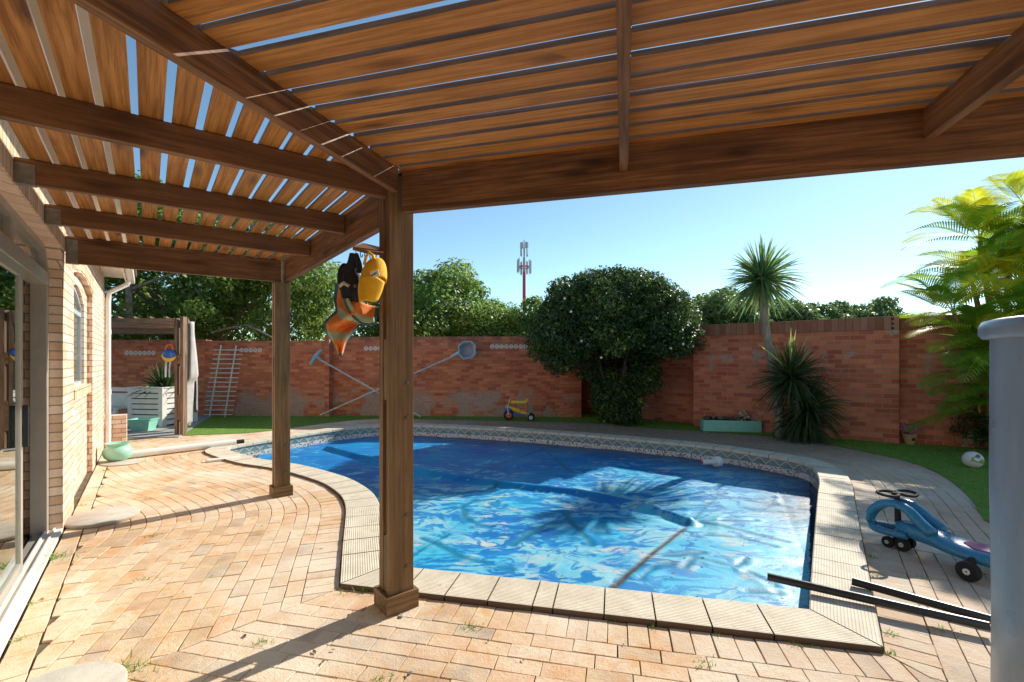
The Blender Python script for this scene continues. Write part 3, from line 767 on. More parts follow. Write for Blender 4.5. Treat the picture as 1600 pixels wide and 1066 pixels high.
# floating chlorinator
t = thing('pool_floater', 'white floating chlorine dispenser with red cap by the far tiled pool wall', 'pool floater', P3(1112, 722, 7.25), R(8))
m = MB(); m.lathe([(0, -.16), (.03, -.16), (.04, -.14), (.04, .05), (0, .05)], n=16, axis=Matrix.Rotation(R(90), 3, 'Y')); m.build('cartridge', M['pvc'], t, True)
m = MB(); m.lathe([(0, -.05), (.075, -.05), (.085, -.03), (.085, .03), (.075, .05), (0, .05)], c=(.1, 0, 0), n=18, axis=Matrix.Rotation(R(90), 3, 'Y')); m.build('float_ring', M['pvc'], t, True)
m = MB(); m.lathe([(0, -.185), (.025, -.185), (.03, -.16), (0, -.16)], n=14, axis=Matrix.Rotation(R(90), 3, 'Y')); m.build('cap', M['red'], t, True)

# fallen leaves on the cover and paving
V, F, T = [], [], []
far_ = [p for p in arc if p.y > 5.2]
for i in range(520):
    if i < 330:
        q = random.choice(far_); c = q+(Vector((.6, 5.4, 0))-q)*abs(random.gauss(0, .11)); z = WZ+.034
        if c.x < -2.6: continue
    else: c = Vector((random.uniform(-3.5, 4.2), random.uniform(1.9, 9.5), 0)); z = .004 if not inside(c, [p+n*.33 for p, n in zip(arc, na)]) else -.2
    a = random.uniform(0, 6.28); l = random.uniform(.008, .022); d_ = Vector((math.cos(a), math.sin(a), 0))*l; e_ = Vector((-d_.y, d_.x, 0))*.45; b = len(V)
    V += [c-d_+Vector((0, 0, z)), c-e_+Vector((0, 0, z+.004)), c+d_+Vector((0, 0, z+random.uniform(0, .006))), c+e_+Vector((0, 0, z+.005))]; F.append((b, b+1, b+2, b+3)); T.append(random.random())
meta(rawmesh('fallen_leaves', V, F, leafmat('dry_leaves', (.10, .055, .025), (.22, .12, .05), (.34, .22, .09), .1), T), 'dry brown leaf litter scattered over the pool cover and paving', 'leaf litter', kind='stuff')
# ------------------------------------------------------------------ pergola over the terrace
PZ0, PZ1, RZ0 = 2.305, 2.54, 2.405
perg = thing('pergola', 'brown timber pergola with slatted roof over the brick terrace', 'pergola', (-.689, 2.743, 0))
def plank(name, p0, p1, w_, h_, mat, parent=perg, zc=None, bev=.003, flip=0):
    """timber with its local X along its length, centred between p0 and p1"""
    p0, p1 = Vector(p0), Vector(p1); dv = p1-p0; L = dv.length
    m = MB().box((0, 0, 0), (L, w_, h_), bev=bev); o = m.build(name, mat)
    o.location = (p0+p1)/2; o.rotation_euler = dv.to_track_quat('X', 'Z').to_euler()
    return wpart(o, parent)
def slat(p0, p1, w_, h_):
    p0, p1 = Vector(p0), Vector(p1); dv = p1-p0; m = MB().box((0, 0, 0), (dv.length, w_, h_), bev=.0015); o = m.build('slat', M['slat']); me = o.data
    me.materials.append(M['slatedge']); me.polygons.foreach_set('material_index', [0 if p.normal.z < -.5 else 1 for p in me.polygons])
    o.location = (p0+p1)/2; o.rotation_euler = dv.to_track_quat('X', 'Z').to_euler(); return wpart(o, perg)
def on(e1, e2, z): return E1*e1+E2*e2+Vector((0, 0, z))
# posts
def post(cx, cy, top, spacers, label=None):
    c = Vector((cx, cy, 0)); rot = math.atan2(E1.y, E1.x)
    pr = link(bpy.data.objects.new('post', None)); pr.location = c-perg.location; pr.rotation_euler = (0, 0, rot); pr.parent = perg; pr.empty_display_size = .1
    if label: pr['label'] = label
    def board(y, th, z0, z1, name='post_board', x0=-.075, x1=.075):
        m = MB().box((0, 0, 0), (z1-z0, x1-x0, th), bev=.003); o = m.build(name, M['post'], pr)
        o.location = ((x0+x1)/2, y, (z0+z1)/2); o.rotation_euler = Matrix(((0, 1, 0), (0, 0, 1), (1, 0, 0))).to_3x3().to_euler()
        return o
    board(-.0525, .045, .0, top); board(.0475, .055, .0, top)
    for z0, z1 in spacers: board(-.005, .049, z0, z1, 'spacer_block', -.071, .073)
    for z in (.25, .55, 1.12, 1.32):
        m = MB().lathe([(0, 0), (.014, 0), (.014, .004), (.007, .006), (.007, .013), (0, .013)], n=10, axis=Matrix.Rotation(R(90), 3, 'X')); m.build('bolt', M['bolt'], pr, loc=(.03, -.0752, z))
    # skirting
    m = MB(); 
    for sx, sy, lx, ly in ((0, -.0865, .198, .022), (0, .0865, .198, .022), (-.0875, 0, .022, .150), (.0875, 0, .022, .150)):
        m.box((sx, sy, .053), (lx, ly, .106), bev=.003)
    m.build('post_skirting', M['post'], pr)
    return pr
post(-.689, 2.743, 2.53, [(0, .43), (1.225, 1.58)], 'front corner post with a slot down its side')
post(-2.51, 5.01, 2.303, [(0, 1.3), (1.5, 2.3)])
post(2.9, 1.67, 2.303, [(0, 2.2)])
# front beam
f0 = Vector((-.63, 2.633, 0)); zc = (PZ0+PZ1)/2
bc = f0+A*.025
plank('beam', bc+Vector((0, 0, zc)), bc+B*4.9+Vector((0, 0, zc)), .05, PZ1-PZ0, M['rafter'])
# side beam
plank('beam', on(1.183, 3.02-.18, zc), on(1.183, 5.56, zc), .05, PZ1-PZ0, M['rafter'])
# left rafters
rd = Vector((.817, .577, 0))
def rafter(pt, n0, n1, z0, name='rafter', th=.042):
    pt = Vector((pt[0], pt[1], 0)); k = rd.dot(E1); a = pt+rd*((n0-pt.dot(E1))/k); b = pt+rd*((n1-pt.dot(E1))/k)
    q = Vector((-rd.y, rd.x, 0))*(th/2); zc_ = (z0+PZ1-.002)/2
    return plank(name, a+q+Vector((0, 0, zc_)), b+q+Vector((0, 0, zc_)), th, PZ1-.002-z0, M['rafter'])
rafter((-.919, 2.546), NW+.002, 1.10, RZ0); rafter((-1.285, 3.40), NW+.002, 1.155, RZ0); rafter((-1.851, 4.139), NW+.002, 1.155, RZ0)
rafter((-2.53, 4.925), NW+.002, 1.13, PZ0)
# metal joist hangers at the wall
for pt, z0 in (((-1.285, 3.40), RZ0), ((-1.851, 4.139), RZ0), ((-2.53, 4.925), PZ0), ((-.919, 2.546), RZ0)):
    pt = Vector((pt[0], pt[1], 0)); a = pt+rd*((NW+.003-pt.dot(E1))/rd.dot(E1)); q = Vector((-rd.y, rd.x, 0))
    m = MB(); hh = PZ1-z0-.03
    m.box((.04, -.0025, hh/2), (.08, .003, hh)); m.box((.04, .0445, hh/2), (.08, .003, hh)); m.box((.04, .021, -.0025), (.08, .05, .003))
    o = m.build('joist_hanger', M['metal']); o.location = a+Vector((0, 0, z0)); o.rotation_euler = (0, 0, math.atan2(rd.y, rd.x)); wpart(o, perg)
# corner rafter
cdir = Vector((-.335, -.942, 0)).normalized(); c0 = Vector((-.66, 2.60, 0)); zc2 = (RZ0+PZ1-.002)/2
plank('corner_rafter', c0+Vector((0, 0, zc2)), c0+cdir*3.6+Vector((0, 0, zc2)), .042, PZ1-.002-RZ0, M['rafter'])
# right rafters
for x, y in ((.561, 2.31), (1.79, 1.979), (3.02, 1.65)):
    e = Vector((x, y, zc2)); dr_ = Vector((.236, .972, 0)).normalized()
    plank('rafter', e, e-dr_*3.2, .042, PZ1-.002-RZ0, M['rafter'])
# slats, left bay: parallel to the house
ccrd = lambda n0: 2.437-.53*((1.127-n0)/.848)
SZ = PZ1+.011
n0 = -.274-.117*2+.0135
while n0 < 1.2:
    a, b = n0, n0+.0885; mid = (a+b)/2; e_s = ccrd(mid)+.0; 
    # end cut square, tucked on the corner rafter
    ee = max(ccrd(a), ccrd(b))+.012 if mid < 1.12 else 2.45
    jit = random.uniform(-.003, .003)
    slat(on(mid+jit, ee-.03, SZ), on(mid+jit, 5.60+random.uniform(-.01, .01), SZ), .0885, .021)
    n0 += .117
# slats, right bay: parallel to the front beam
k = 0
a_ = 2.331+.126
while a_ > -1.25:
    g = random.uniform(-.006, .006); wv_ = .0925; ac = a_+wv_/2+g
    # left end on the corner rafter line
    p = c0.copy(); tt = (p.dot(A)-ac)/(-cdir.dot(A)); q = c0+cdir*max(tt, -.02); sx = q.dot(B)+.012
    if tt > 3.5: sx = (c0+cdir*3.5).dot(B)
    p0 = B*sx+A*ac+Vector((0, 0, SZ)); p1 = B*4.35+A*ac+Vector((0, 0, SZ))
    if ac < 2.46: slat(p0, p1, wv_, .022)
    a_ -= .1255; k += 1
# ------------------------------------------------------------------ house
house = thing('brick_house', 'pale brick house with sliding glass door and arched window beside the pergola', 'house', HW(0, -.1), 0)
ROT2 = YAW2
def hpart(m, name, mat, smooth=False, parent=house, n=0.0):
    o = m.build(name, mat, None, smooth); o.location = HW(0, n); o.rotation_euler = (0, 0, ROT2); return wpart(o, parent)
# local frame: x = u along wall, y = +E? (E2 x Z) ; E1 is local -y
def panel(outer, holes, y0, y1, name, mat, parent=house):
    bm = bmesh.new(); loops = [outer]+holes; es = []
    for lp in loops:
        vs = [bm.verts.new((p[0], y0, p[1])) for p in lp]; es += [bm.edges.new((vs[i], vs[(i+1) % len(vs)])) for i in range(len(vs))]
    bmesh.ops.triangle_fill(bm, use_beauty=True, use_dissolve=False, edges=es)
    r = bmesh.ops.extrude_face_region(bm, geom=bm.faces[:])
    bmesh.ops.translate(bm, verts=[v for v in r['geom'] if isinstance(v, bmesh.types.BMVert)], vec=(0, y1-y0, 0))
    bmesh.ops.recalc_face_normals(bm, faces=bm.faces)
    me = bpy.data.meshes.new(name); bm.to_mesh(me); bm.free(); me.materials.append(mat)
    o = link(bpy.data.objects.new(name, me)); o.location = HW(0); o.rotation_euler = (0, 0, ROT2); return wpart(o, parent)
def rrect(u0, u1, z0, z1, r, n=8, left=True):
    pts = [(u0, z0), (u1, z0)]
    pts += [(u1-r+r*math.cos(q*math.pi/2/n), z1-r+r*math.sin(q*math.pi/2/n)) for q in range(n+1)]
    pts += [(u0+r-r*math.cos((n-q)*math.pi/2/n), z1-r+r*math.sin((n-q)*math.pi/2/n)) for q in range(n+1)]
    return pts
DU0, DU1, DZ = -5.2, 0.0, 2.385
RU0, RU1 = .75, 2.72
top_arch = lambda u: 2.22+.13*math.sin(math.pi*(u-.92)/(2.40-.92))
warch = [(.92, 1.17), (2.40, 1.17)]+[(2.40-(2.40-.92)*i/12, 2.14+.17*math.sin(math.pi*i/12)) for i in range(13)]
rarch = [(RU0, -.05), (RU1, -.05), (RU1, 2.33)]+[(RU1-(RU1-RU0)*i/12, 2.33+.10*math.sin(math.pi*i/12)) for i in range(1, 12)]+[(RU0, 2.33)]
panel([(-6.2, -.05), (4.9, -.05), (4.9, 2.95), (-6.2, 2.95)], [rrect(DU0, DU1, -.049, DZ+.02, .22), rarch], 0, .12, 'wall', M['housebrick'])
panel([(RU0-.1, -.05), (RU1+.1, -.05), (RU1+.1, 2.6), (RU0-.1, 2.6)], [warch], .055, .2, 'window_wall', M['housebrick'])
# far gable end of the house
m = MB().box((4.85-.06, 2.5, 1.45), (.12, 4.76, 3.0)); hpart(m, 'wall', M['housebrick'])
# soldier course over the door and the window, a few mm proud
m = MB().box((-2.6, -.003, 2.52), (5.4, .012, .225)); hpart(m, 'soldier_course', M['housesold'])
m = MB(); pts = []
for i in range(12):
    u0 = RU0-.1+(RU1-RU0+.2)*i/12; u1 = RU0-.1+(RU1-RU0+.2)*(i+1)/12
    z0 = 2.335+.10*math.sin(math.pi*i/12); z1 = 2.335+.10*math.sin(math.pi*(i+1)/12)
    m.add([(u0, .004, z0+.012), (u1, .004, z1+.012), (u1, .004, z1+.2), (u0, .004, z0+.2), (u0, -.006, z0+.012), (u1, -.006, z1+.012), (u1, -.006, z1+.2), (u0, -.006, z0+.2)], [(4, 5, 6, 7), (0, 1, 5, 4), (3, 7, 6, 2)])
hpart(m, 'soldier_course', M['housesold'])
m = MB().box(((.85+2.5)/2, .035, 1.115), (1.72, .075, .105)); hpart(m, 'window_sill', M['housesold'])
# inside of the room: dark walls, floor and ceiling seen through the glass
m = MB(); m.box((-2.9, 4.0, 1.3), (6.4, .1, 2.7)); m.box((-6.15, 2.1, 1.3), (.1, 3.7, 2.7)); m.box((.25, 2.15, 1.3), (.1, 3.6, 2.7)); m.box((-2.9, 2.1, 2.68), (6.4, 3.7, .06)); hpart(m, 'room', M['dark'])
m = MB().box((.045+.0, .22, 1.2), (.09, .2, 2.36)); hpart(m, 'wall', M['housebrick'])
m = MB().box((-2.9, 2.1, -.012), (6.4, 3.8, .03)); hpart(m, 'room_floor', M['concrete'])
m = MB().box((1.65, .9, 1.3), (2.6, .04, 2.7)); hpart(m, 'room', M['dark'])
# sliding door
door = thing('sliding_door', None, None); 
for k_ in ('label', 'category'):
    if k_ in door: del door[k_]
door.location = HW(0, -.1)-house.location; door.parent = house
def dpart(m, name, mat, smooth=False):
    o = m.build(name, mat, None, smooth); o.location = HW(0)-HW(0, -.1); o.parent = door; o.rotation_euler = (0, 0, ROT2); return o
yF = .125
m = MB()
m.box((-.05, yF+.01, 1.07), (.09, .10, 2.14), bev=.004)           # jamb
m.box((-2.6, yF+.01, 2.135), (5.2, .11, .105), bev=.004)          # transom
m.box((-1.25, yF+.01, 2.28), (.07, .07, .19), bev=.003); m.box((-3.0, yF+.01, 2.28), (.07, .07, .19), bev=.003)
dpart(m, 'door_frame', M['frame'])
rim = rrect(DU0+.002, DU1-.002, -.045, DZ+.018, .22); rin = rrect(DU0+.05, DU1-.05, .03, DZ-.032, .18)
panel(rim, [rin], yF-.035, yF+.045, 'door_frame', M['frame'])
m = MB().box((-2.6, .06, .012), (5.2, .12, .03), bev=.004); m.box((-2.6, .10, .035), (5.2, .012, .02)); m.box((-2.6, .05, .033), (5.2, .012, .018)); dpart(m, 'door_track', M['white'])
def pane(u0, u1, yy, name='door_panel'):
    m = MB(); z0, z1 = .05, 2.08
    for uu in (u0+.03, u1-.03): m.box((uu, yy, (z0+z1)/2), (.06, .035, z1-z0), bev=.003)
    for zz in (z0+.035, z1-.03): m.box(((u0+u1)/2, yy, zz), (u1-u0-.12, .033, .07), bev=.003)
    o = dpart(m, name, M['frame'])
    g = MB().box(((u0+u1)/2, yy, (z0+z1)/2), (u1-u0-.12, .008, z1-z0-.12)).build('glass', M['glass']); g.location = o.location; g.rotation_euler = o.rotation_euler; g.parent = o
    g.location = (0, 0, 0); g.rotation_euler = (0, 0, 0)
    return o
pane(-2.55, -1.02, yF-.02); pane(-4.0, -2.5, yF+.03); pane(-5.2, -3.95, yF-.02)
m = MB().box((-.62, yF+.05, 1.07), (.045, .03, 2.0), bev=.003); dpart(m, 'door_stile', M['frame'])
m = MB().box((-1.05, yF-.055, 1.02), (.025, .03, .28), bev=.006); dpart(m, 'handle', M['rubber'])
m = MB().box((-.62, yF+.01, 2.27), (1.15, .006, .17)); m.box((-2.1, yF+.01, 2.27), (1.6, .006, .17)); m.box((-4.0, yF+.01, 2.27), (1.9, .006, .17)); dpart(m, 'transom_glass', M['glass'])
# arched window
wf = panel(warch, [[(.96, 1.21), (2.36, 1.21), (2.36, 2.0), (.96, 2.0)], [(.96, 2.05), (2.36, 2.05)]+[(2.36-(2.36-.96)*i/12, 2.11+.155*math.sin(math.pi*i/12)) for i in range(13)]], .082, .118, 'window', M['winframe'])
o = MB().box((1.66, .10, 1.6), (.04, .03, .8)).build('mullion', M['winframe']); o.parent = wf; 
o = MB().box((1.66, .103, 1.7), (1.44, .006, 1.1)).build('pane', M['glass']); o.parent = wf
# eave, gutter, downpipe
m = MB().box((-.5, -.05, 2.93), (11.2, .46, .04)); m.box((-.5, -.285, 2.89), (11.2, .02, .19)); hpart(m, 'eave', M['eave'])
m = MB(); m.box((-.5, -.345, 2.88), (11.3, .10, .11), bev=.02); hpart(m, 'gutter', M['pvc'])
m = MB().tube([(4.72, -.33, 2.86), (4.72, -.30, 2.76), (4.72, -.07, 2.6), (4.72, -.055, 2.45), (4.72, -.055, .04)], .038, 12); m.tube([(4.72, -.055, 1.9), (4.72, -.055, 1.98)], .043, 12); m.tube([(4.72, -.055, .9), (4.72, -.055, .98)], .043, 12); hpart(m, 'downpipe', M['pvc'], True)
m = MB().add([(-6.4, -.42, 2.97), (5.3, -.42, 2.97), (5.3, 4, 4.6), (-6.4, 4, 4.6), (-6.4, -.42, 3.03), (5.3, -.42, 3.03), (5.3, 4, 4.66), (-6.4, 4, 4.66)], [(0, 1, 2, 3), (4, 7, 6, 5), (0, 4, 5, 1), (1, 5, 6, 2), (2, 6, 7, 3), (3, 7, 4, 0)]); hpart(m, 'roof', M['rooftile'])
# wing of the house behind the viewpoint
wing = -1.9
m = MB().box((0, 0, 1.45), (9.0, .22, 2.95)); o = m.build('wall', M['housebrick']); o.location = A*wing+B*2.6; o.rotation_euler = (0, 0, math.atan2(B.y, B.x)); wpart(o, house)
# low brick pier at the end of the house
p = G(176, 699); m = MB().box((0, 0, .26), (.26, .34, .54), bev=.004); o = m.build('brick_pier', M['housebrick']); o.location = p+Vector((-.08, .12, 0)); o.rotation_euler = (0, 0, ROT2)
meta(o, 'short low brick pier just beyond the white downpipe', 'brick pier')

# ------------------------------------------------------------------ boundary walls
def wallseg(p0, p1, h, th, mat, name='wall_run', parent=None):
    p0, p1 = Vector((p0[0], p0[1], 0)), Vector((p1[0], p1[1], 0)); dv = p1-p0; L = dv.length; m = MB().box((L/2, th/2, h/2-.05), (L, th, h+.1))
    o = m.build(name, mat); o.location = p0; o.rotation_euler = (0, 0, math.atan2(dv.y, dv.x))
    if parent: wpart(o, parent)
    return o
bw1 = thing('boundary_wall', 'long red brick garden wall with patchy grey weathering behind the pool', 'wall', (-2, 12.2, 0))
sA = wallseg((-16.5, 12.75), (-8.2, 12.35), 2.04, .24, M['redbrick'], parent=bw1)
sB = wallseg((-8.195, 12.28), (-4.87, 12.12), 2.0, .24, M['redbrick'], parent=bw1)
sC = wallseg((-4.865, 12.33), (1.80, 11.95), 2.11, .24, M['redbrick'], parent=bw1)
o = MB().box((-4.86, 12.24, 1.05), (.12, .30, 2.2)).build('wall_pillar', M['redbrick']); wpart(o, bw1)
# openwork blocks near the wall top
def breeze(parent, p0, p1, y0px, cnt, s, z):
    first = None
    for i in range(cnt):
        x = s+i*.125
        if first is None:
            m = MB(); n = 14
            for ro, ri, yy in ((.056, .036, .012),):
                vs = []; 
                for k in range(n):
                    q = 2*math.pi*k/n
                    for r_, y_ in ((ro, -yy), (ri, -yy), (ri, .0), (ro, .0)): vs.append((r_*math.cos(q), y_, r_*math.sin(q)))
                fs = []
                for k in range(n):
                    j = (k+1) % n
                    for a in range(4): fs.append((k*4+a, j*4+a, j*4+(a+1) % 4, k*4+(a+1) % 4))
                m.add(vs, fs)
            m.box((0, -.004, 0), (.07, .006, .012)); m.box((0, -.004, 0), (.012, .006, .07))
            first = m.build('breeze_block', M['white'], parent); o = first
        else: o = first.copy(); C.link(o)
        o.parent = parent; o.location = (x, -.001, z)
breeze(sB, 0, 0, 0, 4, 1.02+.0, 1.75); breeze(sB, 0, 0, 0, 1, 1.02+.5, 1.75)
breeze(sC, 0, 0, 0, 8, 4.35, 1.84); breeze(sC, 0, 0, 0, 4, .98, 1.80); breeze(sA, 0, 0, 0, 7, 6.1, 1.68)
bw2 = thing('boundary_wall', 'red brick wall of large bricks with soldier top course at the right of the pool', 'wall', (6.8, 8.1, 0))
def seg2(p0, p1, h, nm=''):
    s_ = wallseg(p0, p1, h-.24, .24, M['redbrick2'], parent=bw2)
    dv = Vector((p1[0]-p0[0], p1[1]-p0[1], 0)); L = dv.length
    m = MB().box((L/2, .12, .12), (L, .25, .24), bev=.006); o = m.build('soldier_course', M['redsold']); o.location = (p0[0], p0[1], h-.24+.0); o.rotation_euler = (0, 0, math.atan2(dv.y, dv.x)); wpart(o, bw2)
    return o
seg2((1.95, 13.0), (4.72, 10.22), 2.2); wallseg((1.78, 12.2), (1.98, 13.05), 2.1, .12, M['redbrick'], parent=bw2); seg2((4.06, 10.30), (6.80, 8.09), 2.25); seg2((6.90, 8.20), (10.5, 6.15), 2.25)
m = MB()
for zz in (.2, .12, .04):
    m.lathe([(0, 0), (.02, 0), (.02, .004), (0, .004)], c=(0, 0, zz), n=12, axis=Matrix.Rotation(R(90), 3, 'X'))
dv = Vector((2.74, -2.21, 0)); o = m.build('brick_hole', M['rubber']); o.location = Vector((6.80, 8.09, 2.0))-dv.normalized()*.09+Vector((-.003, -.004, 0)); o.rotation_euler = (0, 0, math.atan2(dv.y, dv.x)); wpart(o, bw2)

# ------------------------------------------------------------------ vegetation builders
def leafcloud(name, clumps, nleaf, size, mat, parent=None, shell=.6, aspect=.5, up=.3, tintbias=0):
    """clumps: list of (centre, radius). Leaves are small folded blades spread through each clump."""
    w_ = np.array([c[1]**2 for c in clumps]); w_ = w_/w_.sum(); ids = rng.choice(len(clumps), nleaf, p=w_)
    cc = np.array([tuple(c[0]) for c in clumps]); rr = np.array([c[1] for c in clumps])
    sq = np.array([c[2] if len(c) > 2 else 1 for c in clumps]); tb = rng.uniform(-.25, .25, len(clumps))
    dr = rng.normal(size=(nleaf, 3)); dr /= np.linalg.norm(dr, axis=1)[:, None]
    rad = rr[ids]*(shell+(1-shell)*rng.random(nleaf)**.6)*rng.normal(1, .07, nleaf)
    pos = cc[ids]+dr*rad[:, None]*np.stack([np.ones(nleaf), np.ones(nleaf), sq[ids]], 1)
    nrm = dr*.8+rng.normal(size=(nleaf, 3))*.55+np.array([0, 0, up]); nrm /= np.linalg.norm(nrm, axis=1)[:, None]
    tg = np.cross(nrm, rng.normal(size=(nleaf, 3))); tg /= np.linalg.norm(tg, axis=1)[:, None]; bt = np.cross(nrm, tg)
    s = size*rng.uniform(.6, 1.35, nleaf); a = tg*s[:, None]; b = bt*(s*aspect)[:, None]; fold = nrm*(s*.18)[:, None]
    V = np.stack([pos-a, pos-b*.9+fold, pos+a, pos+b*.9+fold], 1).reshape(-1, 3); F = np.arange(nleaf*4).reshape(-1, 4)
    tint = np.clip(rng.normal(.42+tintbias, .2, nleaf)+tb[ids], 0, 1)
    o = rawmesh(name, V, F, mat, tint)
    if parent: wpart(o, parent)
    return o
def crown_clumps(c, r, n, cr, zmin=-1, jitter=.12, inner=.25):
    out = []; c = Vector(c)
    for i in range(n):
        z = 1-2*(i+.5)/n; q = i*2.39996+random.uniform(-.3, .3); h = math.sqrt(max(0, 1-z*z))
        if z < zmin: continue
        k = random.uniform(1-jitter*2, 1+jitter)
        if random.random() < inner: k *= .6
        out.append((c+Vector((r[0]*h*math.cos(q)*k, r[1]*h*math.sin(q)*k, r[2]*z*k)), cr*random.uniform(.6, 1.35), random.uniform(.6, .95)))
    return out
def limbs(m, base, tops, r0, bend=.3):
    base = Vector(base)
    for t_ in tops:
        t_ = Vector(t_); pts = [base.lerp(t_, k/6)+Vector((random.gauss(0, bend*.15), random.gauss(0, bend*.15), 0))*(1 if 0 < k < 6 else 0) for k in range(7)]
        m.tube(pts, [r0*(1-.8*k/6) for k in range(7)], 7)
def tree(name, label, base, crown_c, r, ncl, cr, nleaf, size, mat, trunk_r=.2, cat='tree', group=None, zmin=-.8, shell=.45, aspect=.5, barkm='bark', nlimb=6):
    t = thing(name, label, cat, base, 0, group); base = Vector(base); cc = Vector(crown_c)
    fork = base.lerp(Vector((cc.x, cc.y, cc.z-r[2]*.6)), .8); m = MB()
    m.tube([base-Vector((0, 0, .1)), base.lerp(fork, .5)+Vector((.04, .02, 0)), fork], [trunk_r*1.2, trunk_r, trunk_r*.85], 9)
    tops = [cc+Vector((math.cos(q)*r[0]*.7, math.sin(q)*r[1]*.7, random.uniform(-.2, .6)*r[2])) for q in [6.283*i/nlimb+random.random()*.5 for i in range(nlimb)]]
    limbs(m, fork, tops, trunk_r*.6, r[0]*.2)
    o = m.build('trunk', M[barkm], None, True); wpart(o, t)
    leafcloud('crown', crown_clumps(cc, r, ncl, cr, zmin), nleaf, size, M[mat], t, shell, aspect)
    return t
# big tree behind the left wall
tree('large_tree', 'large spreading tree with pale limbs above the left end of the brick wall', (-11.0, 16.5, 0), (-11.3, 16.6, 4.0), (4.5, 3.4, 2.9), 130, .85, 64000, .095, 'leafA', .32, zmin=-.85, nlimb=9)
big_t = [o for o in C if o.name == 'large_tree'][0]
for a, b_, r_ in (((205, 520), (198, 400), .13), ((198, 455), (280, 425), .07), ((330, 520), (385, 508), .05), ((385, 508), (425, 528), .05), ((172, 470), (205, 505), .07), ((198, 400), (230, 330), .10), ((205, 440), (160, 400), .07)):
    m = MB().tube([P3(*a, 13.8), (P3(*a, 13.8)+P3(*b_, 13.7))/2+Vector((0, 0, .02)), P3(*b_, 13.7)], [r_*.8, r_*.7, r_*.5], 7)
    wpart(m.build('branch', M['bark'], None, True), big_t)
tree('round_tree', 'bright green rounded tree beyond the wall to the left of the red mast', (-2.7, 17.4, 0), (-3.0, 17.4, 2.5), (2.6, 2.5, 2.1), 95, .68, 52000, .08, 'leafB', .26, zmin=-.9)
tree('bright_bush', 'low yellow green bush beyond the wall below the red mast', (.5, 16.4, 0), (.55, 16.4, 2.3), (.9, .9, 1.25), 26, .4, 9000, .075, 'leafB', .1, 'bush')
# clipped dome tree with white flowers in front of the wall
dome = thing('dome_tree', 'dark glossy dome-shaped tree with white blossoms growing against the brick wall', 'tree', (2.45, 10.75, 0))
dc = Vector((2.30, 10.45, 2.08)); m = MB()
for q in range(5):
    a = 6.283*q/5; m.tube([(2.42+.07*math.cos(a), 10.75+.07*math.sin(a), -.1), (2.40+.15*math.cos(a), 10.7+.12*math.sin(a), .6), dc+Vector((.75*math.cos(a), .6*math.sin(a), -.1))], [.06, .045, .02], 7)
wpart(m.build('trunk', M['barkd'], None, True), dome)
cl = []
for i in range(110):
    z = 1-1.42*(i+.5)/110; q = i*2.39996; h = math.sqrt(max(0, 1-z*z)); kz = 1.42 if z > 0 else .95
    k = random.uniform(.86, .97); cl.append((dc+Vector((1.80*h*math.cos(q)*k, 1.45*h*math.sin(q)*k, kz*z*k)), random.uniform(.2, .36), .85))
for i in range(24):
    q = random.uniform(0, 6.28); cl.append((dc+Vector((random.uniform(-1.3, 1.3), random.uniform(-.9, .9), random.uniform(-.6, .3))), .42, .8))
cl += [(dc+Vector((x_, .25, z_)), .62, 1.0) for x_ in (-1.0, -.35, .35, 1.0) for z_ in (.0, .6)]
cl += [(dc+Vector((-1.65, 0, -.35)), .34, .9), (dc+Vector((1.7, -.1, -.2)), .34, .9), (dc+Vector((-1.3, -.2, -.55)), .32, .8), (dc+Vector((-.7, -.3, -.75)), .33, .8)]
leafcloud('crown', cl, 76000, .047, M['leafC'], dome, .5, .42, .25)
fl = []; V = []; F = []
for i in range(16):
    z = random.uniform(-.85, .7); q = random.uniform(3.3, 6.1); h = math.sqrt(1-z*z); p = dc+Vector((1.95*h*math.cos(q), 1.55*h*math.sin(q), (1.45 if z > 0 else .98)*z))
    for k in range(5):
        a = k*1.2566; n1 = Vector((math.cos(a)*.032, -.012, math.sin(a)*.032)); n2 = Vector((math.cos(a+.6)*.022, 0, math.sin(a+.6)*.022)); n3 = Vector((math.cos(a-.6)*.022, 0, math.sin(a-.6)*.022)); b = len(V)
        V += [p, p+n2, p+n1, p+n3]; F.append((b, b+1, b+2, b+3))
wpart(rawmesh('blossom', V, F, M['wflower'], [0]*len(F)), dome)
# dark undergrowth below the dome tree
t = thing('shrub', 'dark leafy shrub filling the space beneath the dome tree', 'shrub', (2.55, 11.0, 0))
leafcloud('foliage', [((lambda z_: Vector((2.5+random.uniform(-.35, .45)*(.55+z_*.75), 10.85+random.uniform(-.4, .3), z_)))(random.uniform(.1, 1.3)), random.uniform(.14, .40), 1.0) for _ in range(60)], 24000, .05, M['leafC'], t, .4, .4)
m = MB(); m.tube([(2.5, 11, -.1), (2.52, 11, .9)], [.05, .03], 7); wpart(m.build('stem', M['bark'], None, True), t)
